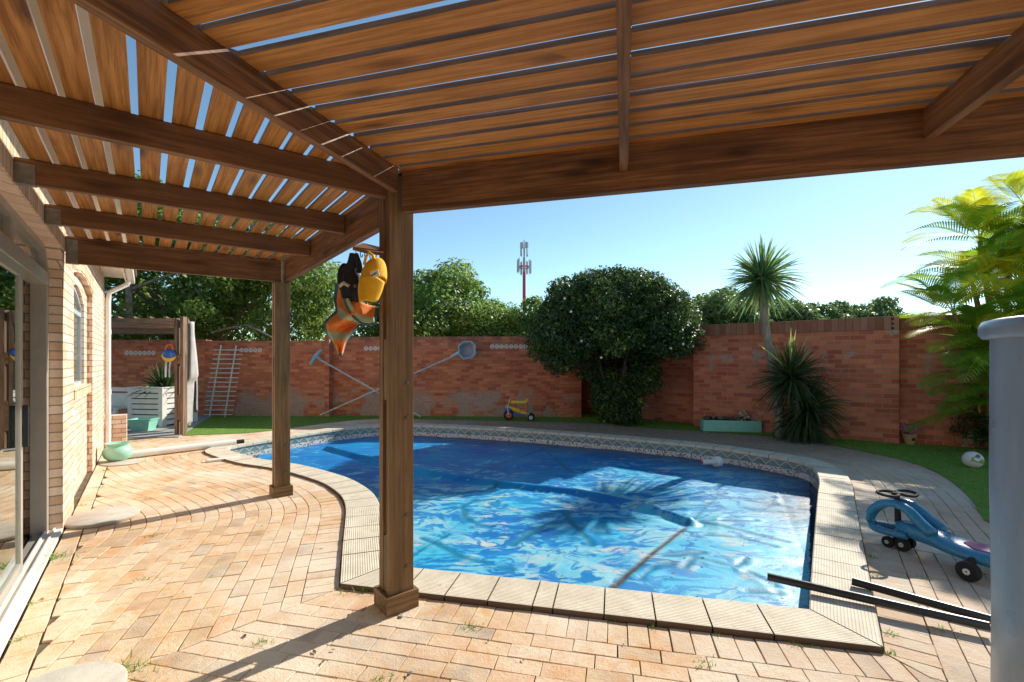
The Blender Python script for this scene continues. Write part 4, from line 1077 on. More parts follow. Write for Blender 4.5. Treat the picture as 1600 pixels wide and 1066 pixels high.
# sword-leaved plants
def swordhead(c, n, L, wd, mat, name, parent, el0=-70, el1=88, droop=.35, tint=(.2, .75), flatten=1.0, tiplight=False):
    V, F, T = [], [], []; c = Vector(c)
    for i in range(n):
        az = i*2.39996+random.gauss(0, .2); u = (i+.5)/n; el = R(el0+(el1-el0)*(1-u)**1.0+random.gauss(0, 6)); l = L*random.uniform(.75, 1.1)
        dv = Vector((math.cos(az)*math.cos(el), math.sin(az)*math.cos(el)*flatten, math.sin(el))); sd_ = Vector((-math.sin(az), math.cos(az), 0)); ra = random.uniform(-1.2, 1.2); sd_ = sd_*math.cos(ra)+sd_.cross(dv)*math.sin(ra); b = len(V); K = 5
        tt = random.uniform(*tint); base_t = tt
        for k in range(K+1):
            s_ = k/K; p = c+dv*(l*s_)+Vector((0, 0, -1))*(droop*l*s_*s_*s_*random.uniform(.8, 1.1)*max(0, math.cos(el)))
            ww = wd*(1-s_)**.6*(.6+.8*min(1, s_*3)) if k < K else .001
            V += [p-sd_*ww, p+sd_*ww]
        for k in range(K): F.append((b+2*k, b+2*k+1, b+2*k+3, b+2*k+2)); T.append(base_t)
    o = rawmesh(name, V, F, mat, T, smooth=False)
    return wpart(o, parent)
cb = Vector((5.05, 9.0, 0)); cab = thing('cabbage_palm', 'tall thin-trunked cabbage palm with spiky crown above the right-hand wall', 'palm', cb)
m = MB(); tp = [cb+Vector((.15, -.1, -.1)), cb+Vector((.12, -.05, .8)), cb+Vector((.02, 0, 1.5)), cb+Vector((-.1, 0, 2.1)), cb+Vector((-.17, 0, 2.93))]
m.tube(tp, [.10, .085, .075, .07, .09], 10); wpart(m.build('trunk', M['barkp'], None, True), cab)
swordhead(tp[-1]+Vector((0, 0, .12)), 400, .86, .018, M['sword'], 'leaf_crown', cab, -48, 88, .25, (.2, .68), .9)
swordhead(tp[-1]+Vector((0, 0, -.02)), 26, .5, .016, M['sword'], 'dry_leaf_skirt', cab, -75, -45, .3, (.85, 1.0))
sb = Vector((5.35, 8.45, 0)); cs = thing('spiky_plant', 'dense dark spiky cordyline clump at the foot of the cabbage palm', 'plant', sb)
m = MB(); m.tube([sb+Vector((0, 0, -.1)), sb+Vector((-.15, .05, .9)), sb+Vector((-.22, .05, 1.15))], [.07, .06, .06], 8); wpart(m.build('stem', M['bark'], None, True), cs)
swordhead(sb+Vector((-.2, .05, 1.12)), 300, .74, .017, M['flax'], 'leaf_head', cs, -60, 86, .3, (.1, .75))
swordhead(sb+Vector((.05, -.05, .62)), 300, .72, .016, M['flax'], 'leaf_head', cs, -75, 70, .35, (.05, .6))
swordhead(sb+Vector((-.05, -.05, .30)), 160, .6, .015, M['flax'], 'leaf_head', cs, -60, 40, .5, (.05, .6))
swordhead(sb+Vector((-.22, .05, 1.25)), 34, .78, .016, M['sword'], 'young_leaves', cs, 40, 88, .2, (.85, 1.0))
# golden cane palm beside the tank
pb = Vector((8.0, 7.55, 0)); gp = thing('cane_palm', 'golden cane palm with yellow green feathery fronds behind the grey tank', 'palm', pb)
def frond(c, az, el, L, droop, parent, tint, n=34, ll=.42):
    c = Vector(c); V, F, T = [], [], []; prev = c; dh = Vector((math.cos(az), math.sin(az), 0)); pts = []
    for k in range(n+1):
        s_ = k/n; pts.append(c+dh*(L*s_*math.cos(el))+Vector((0, 0, L*s_*math.sin(el)-droop*L*s_*s_)))
    sd_ = Vector((-dh.y, dh.x, 0))
    for k in range(n):
        w2 = .009*(1-k/n)+.002; b = len(V); V += [pts[k]-sd_*w2, pts[k]+sd_*w2, pts[k+1]+sd_*w2, pts[k+1]-sd_*w2]; F.append((b, b+1, b+2, b+3)); T.append(.8)
    for k in range(5, n+1):
        s_ = k/n; tg = (pts[k]-pts[k-1]).normalized(); l = ll*math.sin(math.pi*min(1, .18+.80*s_))**.7*random.uniform(.9, 1.1)
        nn = sd_.cross(tg).normalized()
        if nn.z < 0: nn = -nn
        for sg in (-1, 1):
            dv = (tg*.75+sd_*sg*.75+nn*.28+Vector((0, 0, -.12))).normalized(); e1_ = pts[k]+dv*l*.5; e2_ = pts[k]+dv*l+Vector((0, 0, -.16*l)); wv2 = tg.cross(dv).cross(dv).normalized()*.013
            b = len(V); V += [pts[k]-wv2*.5, pts[k]+wv2*.5, e1_+wv2, e1_-wv2]; F.append((b, b+1, b+2, b+3)); b = len(V); V += [e1_-wv2, e1_+wv2, e2_+wv2*.1, e2_-wv2*.1]; F.append((b, b+1, b+2, b+3)); tt = min(1, max(0, tint+random.gauss(0, .12))); T += [tt, tt]
    return wpart(rawmesh('frond', V, F, M['palmleaf'], T), parent)
heads = [((8.12, 8.0), 3.54), ((7.05, 7.35), 2.2), ((8.9, 8.0), 4.15), ((8.45, 7.85), 3.05), ((9.3, 8.0), 3.4), ((7.35, 7.2), 1.5), ((8.0, 7.0), 2.1), ((7.75, 7.75), 2.75)]
for k, ((hx, hy), hz) in enumerate(heads):
    b_ = pb+Vector((random.uniform(-.25, .3), random.uniform(-.15, .2), -.1)); tp2 = Vector((hx, hy, hz))
    m = MB().tube([b_, b_.lerp(tp2, .5)+Vector((.12, .05, 0)), tp2], [.06, .05, .032], 8); wpart(m.build('cane', M['palmstem'], None, True), gp)
    for q in range(9 if hz > 2 else 7):
        az = q*2.39996+k*1.3; el = R(random.uniform(15, 78)); yel = random.uniform(.75, 1.0) if random.random() < (.5 if hz > 2 else .15) else random.uniform(.25, .6)
        frond(tp2, az, el, random.uniform(1.0, 1.45), random.uniform(.25, .65), gp, yel, 28, .40)
for (hx, hy, hz), az, el, L_f, dp, ti in (((8.12, 8.0, 3.5), 175, 40, 1.5, .5, .6), ((8.12, 8.0, 3.5), 185, 12, 1.45, .3, .35), ((8.12, 8.0, 3.5), 165, 62, 1.4, .3, .9), ((8.12, 8.0, 3.5), 215, 70, 1.4, .35, .95), ((7.05, 7.35, 2.2), 180, 58, 1.5, .45, .35), ((7.05, 7.35, 2.2), 190, 30, 1.15, .2, .9), ((7.05, 7.3, 2.2), 200, 8, .95, .35, .95), ((7.35, 7.2, 1.9), 180, 20, 1.2, .4, .9), ((7.35, 7.2, 1.6), 195, 30, 1.2, .5, .6), ((7.35, 7.2, 1.3), 190, 5, 1.1, .3, .2), ((7.4, 7.2, .9), 200, 0, 1.0, .2, .1)):
    frond(Vector((hx, hy, hz)), R(az), R(el), L_f, dp, gp, ti, 28, .38)
for q in range(100):
    hz = random.uniform(.5, 3.9); hx, hy = (random.uniform(7.9, 9.2), random.uniform(7.8, 8.3)) if hz > 2.2 else (random.uniform(7.15, 8.1), random.uniform(6.95, 7.3))
    lim = 1.0 if hz > 1.6 else .85
    az = random.uniform(150, 330); el = random.uniform(-5, 70); yl = random.uniform(.6, 1.0) if hz > 2.0 and random.random() < .6 else random.uniform(.15, .6)
    frond(Vector((hx, hy, hz)), R(az), R(el), random.uniform(.85, 1.3)*lim, random.uniform(.25, .6), gp, yl, 26, .38)
leafcloud('dark_fronds', [(pb+Vector((random.uniform(-.35, .7), random.uniform(-.4, .3), random.uniform(.2, 1.7))), .33, 1.2) for _ in range(20)], 4200, .11, M['leafC'], gp, .3, .12)
# distant trees and rooftops beyond the right wall
far = [((6.2+0, 30), 3.7, 4.4, 1.9), ((15.2, 34), 4.2, 2.9, 2.0), ((20.0, 36), 4.0, 3.4, 2.3), ((12.6, 29), 3.9, 3.6, 1.7), ((17.6, 30), 3.6, 2.2, 1.4), ((25.5, 37), 3.8, 3.2, 2.4), ((23.8, 40), 4.9, 2.6, 1.9), ((29.5, 38), 4.2, 3.0, 2.4), ((9.5, 33), 4.0, 3.5, 2.0)]
flab = ['far dark green tree peeping out at the right edge of the dome tree', 'far tree standing behind the cabbage palm trunk', 'far tree just right of the cabbage palm crown', 'far tree with its top level with the wall between dome tree and cabbage palm', 'small far tree low above the wall below the cabbage palm leaves',
        'far tree in the middle of the group left of the golden palm', 'tallest far umbrella-topped tree of the group left of the golden palm', 'far tree partly hidden by the golden palm fronds', 'far broad tree close behind the dome tree']
for i, ((x, y), zc_, rx, rz) in enumerate(far):
    tree('distant_tree', flab[i], (x, y, 0), (x, y, zc_), (rx, rx*.8, rz*.85), 44, .75, 9500, .17, 'leafD', .2, group='trees far beyond the right-hand wall', zmin=-.9, nlimb=4)
# hedge of far foliage along the horizon so no bare land shows
hb = []
for i in range(70):
    x = -60+i*2.1; hb.append((Vector((x, 48+random.uniform(-3, 3), random.uniform(.8, 2.2))), random.uniform(1.6, 2.4), .8))
meta(leafcloud('distant_greenery', hb, 16000, .4, M['leafD'], None, .5), 'dark band of far-off greenery behind the walls', 'greenery', kind='stuff')
fh = thing('distant_house', 'small brown tiled roof of a far house between the distant trees', 'house', P3(1290, 575, 60))
m = MB().box((0, 0, 2.6), (6, 5, 5.6)); m.build('wall', M['eave'], fh)
m = MB().add([(-3.5, -3, 4.95), (3.5, -3, 4.95), (3.5, 3, 4.95), (-3.5, 3, 4.95), (-1.5, 0, 6.1), (1.5, 0, 6.1)], [(0, 1, 5, 4), (1, 2, 5), (2, 3, 4, 5), (3, 0, 4), (0, 3, 2, 1)]); m.build('roof', M['rooftile'], fh)
# ------------------------------------------------------------------ telecom mast
Y = 90; mb = Vector(((819-800)/720*Y, Y, 0)); ms = thing('telecom_mast', 'red and white telecom mast with antennas rising beyond the trees', 'mast', mb)
zt = lambda py: CAM_H+(565-py)/720*Y
m = MB().tube([(0, 0, -.5), (0, 0, zt(425)), (0, 0, zt(403))], [.42, .30, .22], 12); m.build('pole', M['red'], ms, True)
m = MB().tube([(0, 0, zt(403)), (0, 0, zt(375))], [.16, .10], 10); m.build('pole_top', M['antenna'], ms, True)
m = MB()
for a in range(3):
    q = a*2.094+.5; m.tube([(0, 0, zt(416)), (1.25*math.cos(q), 1.25*math.sin(q), zt(416))], .09, 6); m.tube([(0, 0, zt(419)), (1.25*math.cos(q), 1.25*math.sin(q), zt(419))], .07, 6)
for k in range(12): 
    q0, q1 = 6.283*k/12, 6.283*(k+1)/12; m.tube([(1.2*math.cos(q0), 1.2*math.sin(q0), zt(417)), (1.2*math.cos(q1), 1.2*math.sin(q1), zt(417))], .06, 5)
m.build('platform', M['red'], ms)
an = None
for (pz, hz, rr_, nn, ph) in ((417, 2.5, 1.35, 7, .2), (383.5, 1.1, .72, 6, 0), (395, 1.3, .72, 6, .5)):
    for k in range(nn):
        q = 6.283*k/nn+ph; m = MB().box((0, 0, 0), (.16, .34, hz), bev=.03); m.tube([(-.16, 0, -hz*.6), (-.16, 0, hz*.6)], .045, 5)
        o = m.build('antenna', M['antenna'], ms); o.location = (rr_*math.cos(q), rr_*math.sin(q), zt(pz)+random.uniform(-.2, .2)); o.rotation_euler = (0, 0, q)
# ------------------------------------------------------------------ far garden shelter (second pergola)
SY = 9.1; gp2 = thing('garden_shelter', 'weathered timber shelter with cloth tied to its corner post near the back wall', 'shelter', (-6.54, 9.08, 0))
def pl2(name, p0, p1, w_, h_, mat='old'): return plank(name, p0, p1, w_, h_, M[mat], gp2)
def vplank(name, x, y, z0, z1, wx, wy, mat='old', parent=None):
    m = MB().box((0, 0, 0), (z1-z0, wx, wy), bev=.003); o = m.build(name, M[mat]); o.location = (x, y, (z0+z1)/2); o.rotation_euler = Matrix(((0, 1, 0), (0, 0, 1), (1, 0, 0))).to_3x3().to_euler(); return wpart(o, parent or gp2)
vplank('post', -6.585, 9.08, 0, 2.30, .05, .12); vplank('post', -6.47, 9.08, 0, 2.33, .06, .12)
vplank('post', -8.15, 11.7, 0, 2.28, .1, .1); vplank('post', -12.0, 9.1, 0, 2.3, .1, .1); vplank('post', -13.2, 11.7, 0, 2.28, .1, .1)
m = MB().box((-.0, 0, 0), (.045, .1, .25)); 
for z in (.55, 1.5): 
    o = MB().box((0, 0, 0), (.055, .10, .5 if z < 1 else .2)).build('spacer_block', M['old']); o.location = (-6.53, 9.08, z); wpart(o, gp2)
pl2('beam', (-12.1, 9.02, 2.20), (-6.6, 9.02, 2.20), .045, .19); pl2('beam', (-12.1, 9.14, 2.16), (-6.6, 9.14, 2.16), .045, .15)
pl2('beam', (-6.46, 9.15, 2.26), (-8.15, 11.75, 2.24), .05, .12); pl2('beam', (-13.2, 11.7, 2.22), (-8.1, 11.7, 2.22), .045, .15)
for k in range(17): 
    x = -6.75-k*.31; pl2('rafter', (x, 8.96, 2.315), (x-1.6, 11.8, 2.315), .045, .035)
m = MB().prism([(-6.35, 8.78), (-6.75, 8.72), (-12.5, 8.3), (-13.5, 12.3), (-7.9, 12.1)], -.02, .02); o = m.build('shelter_slab', M['concrete']); meta(o, kind='structure')
# cloths
def cloth(name, label, px0, px1, y0, y1, Y, mat, folds=5, amp=.05, lab_cat='cloth', taper=None, sag=0, thick=.006):
    nx, nz = 28, 30; V = []; F = []
    for j in range(nz+1):
        tz = j/nz; py = y0+(y1-y0)*tz
        for i in range(nx+1):
            ti = i/nx; a, b = (px0, px1) if taper is None else taper(tz); px = a+(b-a)*ti
            yy = Y+amp*math.sin(ti*folds*math.pi+tz*1.5)+.02*math.sin(ti*23+tz*7); p = P3(px, py+sag*math.sin(ti*math.pi)*tz, Y); V.append((p.x, yy, p.z))
    for j in range(nz):
        for i in range(nx): a = j*(nx+1)+i; F.append((a, a+1, a+nx+2, a+nx+1))
    c = sum((Vector(v) for v in V), Vector())/len(V)
    o = rawmesh(name, [Vector(v)-c for v in V], F, mat, smooth=True); o.location = c
    md = o.modifiers.new('thickness', 'SOLIDIFY'); md.thickness = thick
    return meta(o, label, lab_cat)
cloth('white_cloth', 'grey white sheet tied in a knot and hanging from the shelter corner post', 289, 303, 503, 660, 9.5, M['cloth'], 4, .10, 'cloth', lambda t: (289, 303+2*math.sin(t*3)) if t < .55 else ((288, 303-6*(t-.55)) if t < .6 else (289, 298-4*(t-.6))), 6)
cloth('towel', 'dark grey towel hanging beside the white sheet on the shelter', 297, 306, 563, 640, 9.9, M['cloth2'], 3, .06, 'towel', lambda t: (298-2*t, 305+6*t), 5)
# life jacket
lj = thing('life_jacket', 'yellow and blue child life jacket hanging from the shelter beam', 'life jacket', P3(264, 556, 9.0))
m = MB(); m.ball((0, 0, 0), (.14, .07, .12), 14, 10); m.build('body', M['yellow'], lj, True)
m = MB(); m.ball((.02, -.02, .03), (.13, .07, .10), 14, 10); m.build('chest_panel', M['royal'], lj, True)
m = MB(); m.tube([(-.08, 0, .06), (-.03, 0, .2), (.05, 0, .22), (.09, 0, .1)], .022, 8); m.build('strap', M['orange'], lj, True)
m = MB()
for x in (-.05, .03): m.tube([(x, 0, -.1), (x-.02, 0, -.28), (x-.02, 0, -.42)], .014, 6)
m.build('strap', M['greyp'], lj, True)
# slatted planter with flax
pl = thing('slatted_planter', 'tall white slatted wooden planter box under the shelter', 'planter', (-8.02, 10.62, 0), R(-8))
W2, D2, H2 = .86, .95, .86; m = MB()
for k in range(7):
    z = .1+k*.118; hh = .095
    m.box((0, -D2/2+.01, z), (W2-.14, .02, hh)); m.box((W2/2-.01, 0, z), (.02, D2-.14, hh)); m.box((-W2/2+.01, 0, z), (.02, D2-.14, hh)); m.box((0, D2/2-.01, z), (W2-.14, .02, hh))
m.build('slats', M['white'], pl)
m = MB()
for sx in (-1, 1):
    for sy in (-1, 1): m.box((sx*(W2/2-.045), sy*(D2/2-.015), H2/2), (.10, .035, H2)); m.box((sx*(W2/2-.012), sy*(D2/2-.07), H2/2), (.03, .09, H2-.003))
m.box((0, -D2/2+.03, H2+.012), (W2+.02, .09, .022)); m.box((0, D2/2-.03, H2+.012), (W2+.02, .09, .022)); m.box((W2/2-.03, 0, H2+.012), (.09, D2-.10, .022)); m.box((-W2/2+.03, 0, H2+.012), (.09, D2-.10, .022))
m.build('frame', M['white'], pl); m = MB().box((0, 0, .38), (W2-.08, D2-.08, .7)); m.build('soil_box', M['soil'], pl)
fx = thing('flax_plant', 'dark spiky flax plant growing in the white planter', 'plant', (-8.02, 10.6, .75))
swordhead((-8.02, 10.6, .78), 130, .72, .02, M['flax'], 'leaves', fx, 5, 85, .3, (.1, .8))
# white slatted seat
st = thing('slatted_bench', 'white slatted wooden bench beside the planter under the shelter', 'bench', (-9.3, 10.5, 0), R(-8))
m = MB()
for k in range(4): m.box((0, .05+.11*k-.2, .40), (1.2, .095, .02))
m.build('seat', M['white'], st); m = MB()
for k in range(3): m.box((0, -.26, .12+.1*k), (1.2, .02, .08))
m.build('front_slats', M['white'], st)
for sx in (-.58, .58):
    MB().box((sx, -.24, .2), (.08, .05, .4)).build('leg', M['white'], st); MB().box((sx, .26, .42), (.10, .05, .84)).build('leg', M['white'], st)
m = MB(); m.box((0, .27, .80), (1.2, .02, .09)); m.box((0, .275, .56), (1.06, .02, .3)); m.build('backrest', M['white'], st)
# mint pots
b0 = G(224, 674); mp = thing('square_pot', 'mint green square plastic pot in front of the white planter', 'pot', b0, R(10))
m = MB()
def frus(m, w0, w1, d0, d1, z0, z1): m.add([(-w0, -d0, z0), (w0, -d0, z0), (w0, d0, z0), (-w0, d0, z0), (-w1, -d1, z1), (w1, -d1, z1), (w1, d1, z1), (-w1, d1, z1)], [(0, 1, 5, 4), (1, 2, 6, 5), (2, 3, 7, 6), (3, 0, 4, 7), (0, 3, 2, 1)])
frus(m, .15, .20, .13, .17, 0, .25); frus(m, .13, .175, .11, .145, .01, .262); frus(m, .208, .212, .178, .182, .235, .262)
m.build('body', M['mint2'], mp); MB().box((0, 0, .2), (.33, .27, .01)).build('soil', M['soil'], mp)
b1 = G(184, 720.5); rp = thing('round_pot', 'glossy round mint green ceramic pot beside the house downpipe', 'pot', b1)
m = MB(); m.lathe([(0, 0.012), (.10, .012), (.155, .06), (.178, .12), (.172, .17), (.135, .21), (.12, .225), (.145, .262), (.152, .268), (.138, .262), (.108, .222), (.12, .2), (0, .12)], n=36); m.build('body', M['mint'], rp, 60)
for (px, py, rad, nm, lb) in ((190, 724, .25, 'stepping_stone', 'thin round stone slab under the round mint pot'), (160, 811, .27, 'stepping_stone', 'round pale stepping stone by the sliding door pier')):
    p = G(px, py); m = MB().lathe([(0, 0), (rad-.01, 0), (rad, .01), (rad, .03 if rad > .25 else .008), (rad-.012, .038 if rad > .25 else .012), (0, .038 if rad > .25 else .012)], n=48); o = m.build(nm, M['stone'], None, 50); o.location = p+Vector((0, 0, .001)); meta(o, lb, 'stepping stone')
    if rad == .25: o.scale = (1, .8, 1)
m = MB().lathe([(0, 0), (.23, 0), (.24, .01), (.24, .03), (.228, .038), (0, .038)], n=48); o = m.build('stepping_stone', M['stone'], None, 50); o.location = (-1.93, 1.94, .001); meta(o, 'round stepping stone cut off by the bottom left edge', 'stepping stone')
# white roller pipe by the pool tip
pa, pb_ = G(200, 712, .05)+Vector((0, 0, 0)), G(368, 692, .05); rp_ = thing('roller_pipe', 'long white plastic pipe lying on the paving at the far tip of the pool', 'pipe', pa)
m = MB().tube([(0, 0, .012), pb_-pa+Vector((0, 0, .012))], .056, 16); m.build('tube', M['pvc'], rp_, True)
e = (pb_-pa).normalized(); m = MB().tube([pb_-pa+Vector((0, 0, .012)), pb_-pa+e*.13+Vector((0, 0, .012))], .035, 12); m.build('end_plug', M['rubber'], rp_, True)
p = G(350, 719); m = MB().box((0, 0, .018), (.42, .13, .028), bev=.006); m.box((-.22, -.02, .01), (.08, .08, .012)); o = m.build('skimmer_plank', M['white']); o.location = p; o.rotation_euler = (0, 0, R(38)); meta(o, 'short white plank lying against the coping near the pool tip', 'plank')
# trellis
tr = thing('trellis', 'white wooden ladder trellis leaning on the brick wall at the left', 'trellis', G(340, 653))
yt = 12.05
def tp_(px, py, dy=0): p = P3(px, py, yt+dy); return p-tr.location
for a, b_ in (((345.6, 539.5), (327, 653)), ((369, 540), (351, 653))):
    m = MB().tube([tp_(*a, .12), tp_(*b_, -.06)], .018, 6); m.build('rail', M['white'], tr)
for k in range(15):
    t_ = k/14; y_ = 547+t_*101; xl = 334-t_*16; xr = 380-t_*17; dy = .10-.15*t_
    m = MB().tube([tp_(xl, y_, dy-.03), tp_(xr, y_, dy-.03)], .013, 5); m.build('rung', M['white'], tr)
# pool brush and leaf net leaning on the wall
br = thing('pool_brush', 'long aluminium pole with pale blue pool brush leaning across the wall', 'pool brush', P3(657, 651, 11.75))
l0 = br.location; f_ = lambda px, py, Y_: P3(px, py, Y_)-l0
m = MB().tube([f_(657, 651, 11.75), f_(498, 561, 12.0)], .022, 8); m.build('pole', M['polemetal'], br, True)
m = MB().tube([f_(502, 547, 11.95), f_(493, 556, 11.95), f_(485, 570, 11.95)], [.04, .05, .04], 8); m.tube([f_(500, 561, 11.97), f_(492, 556, 11.95)], .035, 6); m.build('brush_head', M['poolblue'], br, True)
nt_ = thing('leaf_net', 'long aluminium pole with square leaf net raised against the wall', 'pool net', P3(500, 649, 11.65)); l0 = nt_.location
m = MB().tube([f_(500, 649, 11.65), f_(710, 556, 11.75)], .022, 8); m.tube([f_(705, 558, 11.73), f_(718, 551, 11.75)], .05, 8); m.build('pole', M['polemetal'], nt_, True)
hoop = [(717, 553), (717, 541), (724, 535), (736, 534), (741, 539), (743, 552), (738, 559), (724, 561), (717, 553)]
m = MB().tube([f_(*q, 11.72) for q in hoop], .025, 6); m.build('net_frame', M['poolblue'], nt_, True)
m = MB(); c_ = f_(730, 548, 11.95); hv = [f_(*q, 11.72) for q in hoop[:-1]]; m.add(hv+[c_+(q-c_)*.55+Vector((0, .12, 0)) for q in hv], [(i, (i+1) % 8, 8+(i+1) % 8, 8+i) for i in range(8)]+[tuple(range(8, 16))]); m.build('net_bag', M['net'], nt_)
# planter box with succulents
pbx = thing('planter_box', 'long mint green wooden planter box at the foot of the brick wall', 'planter', G(1141, 674), R(-9))
m = MB(); w3 = 1.10
m.box((0, 0, .12), (w3, .24, .2), bev=.005); m.box((0, -.125, .12), (w3+.02, .02, .235), bev=.003); m.box((0, .125, .12), (w3+.02, .02, .235)); m.box((-w3/2, 0, .12), (.02, .23, .235)); m.box((w3/2, 0, .12), (.02, .23, .235)); m.build('box', M['mint2'], pbx)
MB().box((0, 0, .222), (w3-.03, .22, .01)).build('soil', M['soil'], pbx)
sp_ = thing('succulents', 'low dark red succulents growing along the mint planter box', 'plants', pbx.location+Vector((0, 0, .22)))
swl = pbx.location
for k in range(9): swordhead(swl+Vector((-.48+k*.10, .07-k*.016, .235)), 26, random.uniform(.07, .13), .014, M['flax'] if k % 3 else M['sword'], 'rosette', sp_, 0, 80, .1, (.1, .9))
leafcloud('red_leaves', [(swl+Vector((-.45+k*.12, .07-k*.016, .27)), .06, .7) for k in range(7)], 420, .022, M['flower'], sp_, .3)
dpn = thing('dry_plant', 'pale dry tan cactus-like plant in the mint planter box', 'plant', swl+Vector((.27, -.03, .22)))
m = MB()
for k in range(26):
    q = random.uniform(0, 6.28); r_ = random.uniform(0, .10); m.ball((r_*math.cos(q), r_*math.sin(q)*.7, random.uniform(.02, .24)*(1.2-r_*5)), (random.uniform(.02, .045),)*3, 7, 5)
m.build('stems', M['dry'], dpn, True)
# flower pot with pink flowers
fp = thing('flower_pot', 'small terracotta pot with pink flowers against the wall corner', 'flower pot', G(1421, 694.5))
m = MB().lathe([(0, 0), (.06, 0), (.10, .16), (.105, .165), (.105, .185), (.09, .185), (.085, .15), (0, .14)], n=20); m.build('pot', M['basket'], fp, 50)
m = MB().box((.0, -.082, .1), (.05, .012, .05), rot=Matrix.Rotation(R(14), 3, 'X')); m.build('motif', M['rubber'], fp)
leafcloud('flowers', [(fp.location+Vector((random.uniform(-.1, .1), random.uniform(-.08, .08), .25+random.uniform(-.03, .07))), .065, .8) for _ in range(10)], 1400, .017, M['flower'], fp, .5, .8)
# soccer ball
bl = thing('football', 'white and green football on the turf beside the grey tank', 'ball', G(1520, 731))
m = MB().ball((0, 0, .11), .112, 28, 20); 
tb_ = NT('ball_skin'); vv_ = tb_.voro(tb_.mapping(tb_.obj(), (1, 1, 1)), 13, 'F1', 'Color'); sx_ = tb_.sep(vv_)
tb_.set(color=tb_.mix(tb_.math('GREATER_THAN', sx_[0], .62), (.72, .70, .68), tb_.mix(tb_.math('GREATER_THAN', sx_[1], .5), (.25, .42, .12), (.16, .15, .17))), rough=.4); m.build('ball', tb_.m, bl, 'all')
# ------------------------------------------------------------------ tricycle
tc = thing('tricycle', 'small yellow and orange toddler tricycle parked against the brick wall', 'tricycle', G(812, 657), R(-4))
def wheel(m, c, r, wd): m.lathe([(r*.55, -wd/2), (r*.9, -wd/2), (r, -wd*.3), (r, wd*.3), (r*.9, wd/2), (r*.55, wd/2), (r*.55, -wd/2)], c=c, n=22, axis=Matrix.Rotation(R(90), 3, 'X'))
def wheelset(name, c, r, wd, hub, parent, hf=1.0):
    m = MB(); wheel(m, c, r, wd); m.lathe([(0, -wd*.5), (r*.56, -wd*.47), (r*.56, wd*.47), (0, wd*.5)], c=c, n=18, axis=Matrix.Rotation(R(90), 3, 'X')); o = m.build(name, M['rubber'], parent, 50)
    m = MB().lathe([(0, -wd*.4), (r*.3*hf, -wd*.6), (r*.56*hf, -wd*.56), (r*.56*hf, wd*.56), (r*.3*hf, wd*.6), (0, wd*.4)], c=c, n=18, axis=Matrix.Rotation(R(90), 3, 'X')); h = m.build('hub', M[hub], o, 50); return o
wheelset('wheel', (-.27, 0, .13), .13, .05, 'orange', tc); wheelset('wheel', (.28, -.13, .085), .085, .04, 'greyp', tc); wheelset('wheel', (.28, .16, .085), .085, .04, 'greyp', tc)
m = MB().tube([(-.35, 0, .34), (-.12, 0, .27), (.10, 0, .20), (.16, 0, .19)], [.04, .05, .06, .06], 10); m.build('body', M['yellow'], tc, True)
m = MB(); m.ball((-.27, 0, .27), (.12, .06, .06), 12, 8); m.build('mudguard', M['royal'], tc, True)
m = MB().box((-.02, 0, .14), (.28, .1, .07), bev=.02); m.build('footplate', M['royal'], tc)
m = MB().tube([(-.27, .05, .13), (-.3, .05, .34), (-.24, .0, .52)], .014, 6); m.tube([(-.27, -.05, .13), (-.3, -.05, .34), (-.24, 0, .52)], .014, 6); m.tube([(-.22, -.14, .56), (-.24, 0, .52), (-.22, .14, .56)], .014, 6); m.build('handlebar', M['greyp'], tc, True)
m = MB().tube([(.14, -.05, .24), (.18, -.05, .3), (.16, -.05, .42)], .03, 8); m.tube([(-.23, 0, .32), (-.2, 0, .42)], .03, 8); m.tube([(0, 0, .24), (.14, 0, .25)], [.06, .06], 8); m.build('seat', M['orange'], tc, True)
m = MB(); m.box((-.02, 0, .45), (.38, .12, .07), bev=.025); m.tube([(.17, 0, .45), (.19, 0, .53)], .03, 8); m.build('guard_rail', M['yellow'], tc)
m = MB().tube([(.28, -.13, .085), (.28, .16, .085)], .012, 6); m.tube([(.16, 0, .2), (.28, .02, .085)], .018, 6); m.build('axle', M['greyp'], tc, True)
# ------------------------------------------------------------------ ride-on swing car
cdv = Vector((.35, -.94, 0)).normalized(); fc = Vector((3.02, 3.60, 0)); car = thing('swing_car', 'blue ride-on swing car with black steering wheel on the paving by the pool', 'ride-on toy', fc, math.atan2(cdv.y, cdv.x))
# local x: towards the rear, y: left
bm = bmesh.new()
def loft(secs, n=20):
    m = MB(); vs = []; K = len(secs)
    for (x, yc, hw, z0, z1) in secs:
        for k in range(n):
            q = 2*math.pi*k/n; cs_, sn = math.cos(q), math.sin(q); ex = .75
            vs.append((x, yc+hw*math.copysign(abs(cs_)**ex, cs_), (z0+z1)/2+(z1-z0)/2*math.copysign(abs(sn)**ex, sn)))
    fs = [(i*n+k, i*n+(k+1) % n, (i+1)*n+(k+1) % n, (i+1)*n+k) for i in range(K-1) for k in range(n)]+[tuple(range(n))[::-1], tuple((K-1)*n+k for k in range(n))]
    return m.add(vs, fs)
m = loft([(-.02, 0, .02, .12, .20), (.03, 0, .07, .11, .22), (.12, 0, .085, .105, .23), (.24, 0, .10, .10, .225), (.36, 0, .14, .095, .195), (.50, 0, .16, .09, .19), (.62, 0, .15, .09, .20), (.72, 0, .10, .10, .22), (.76, 0, .03, .12, .21)])
m.build('body', M['bluetoy'], car, 'all')
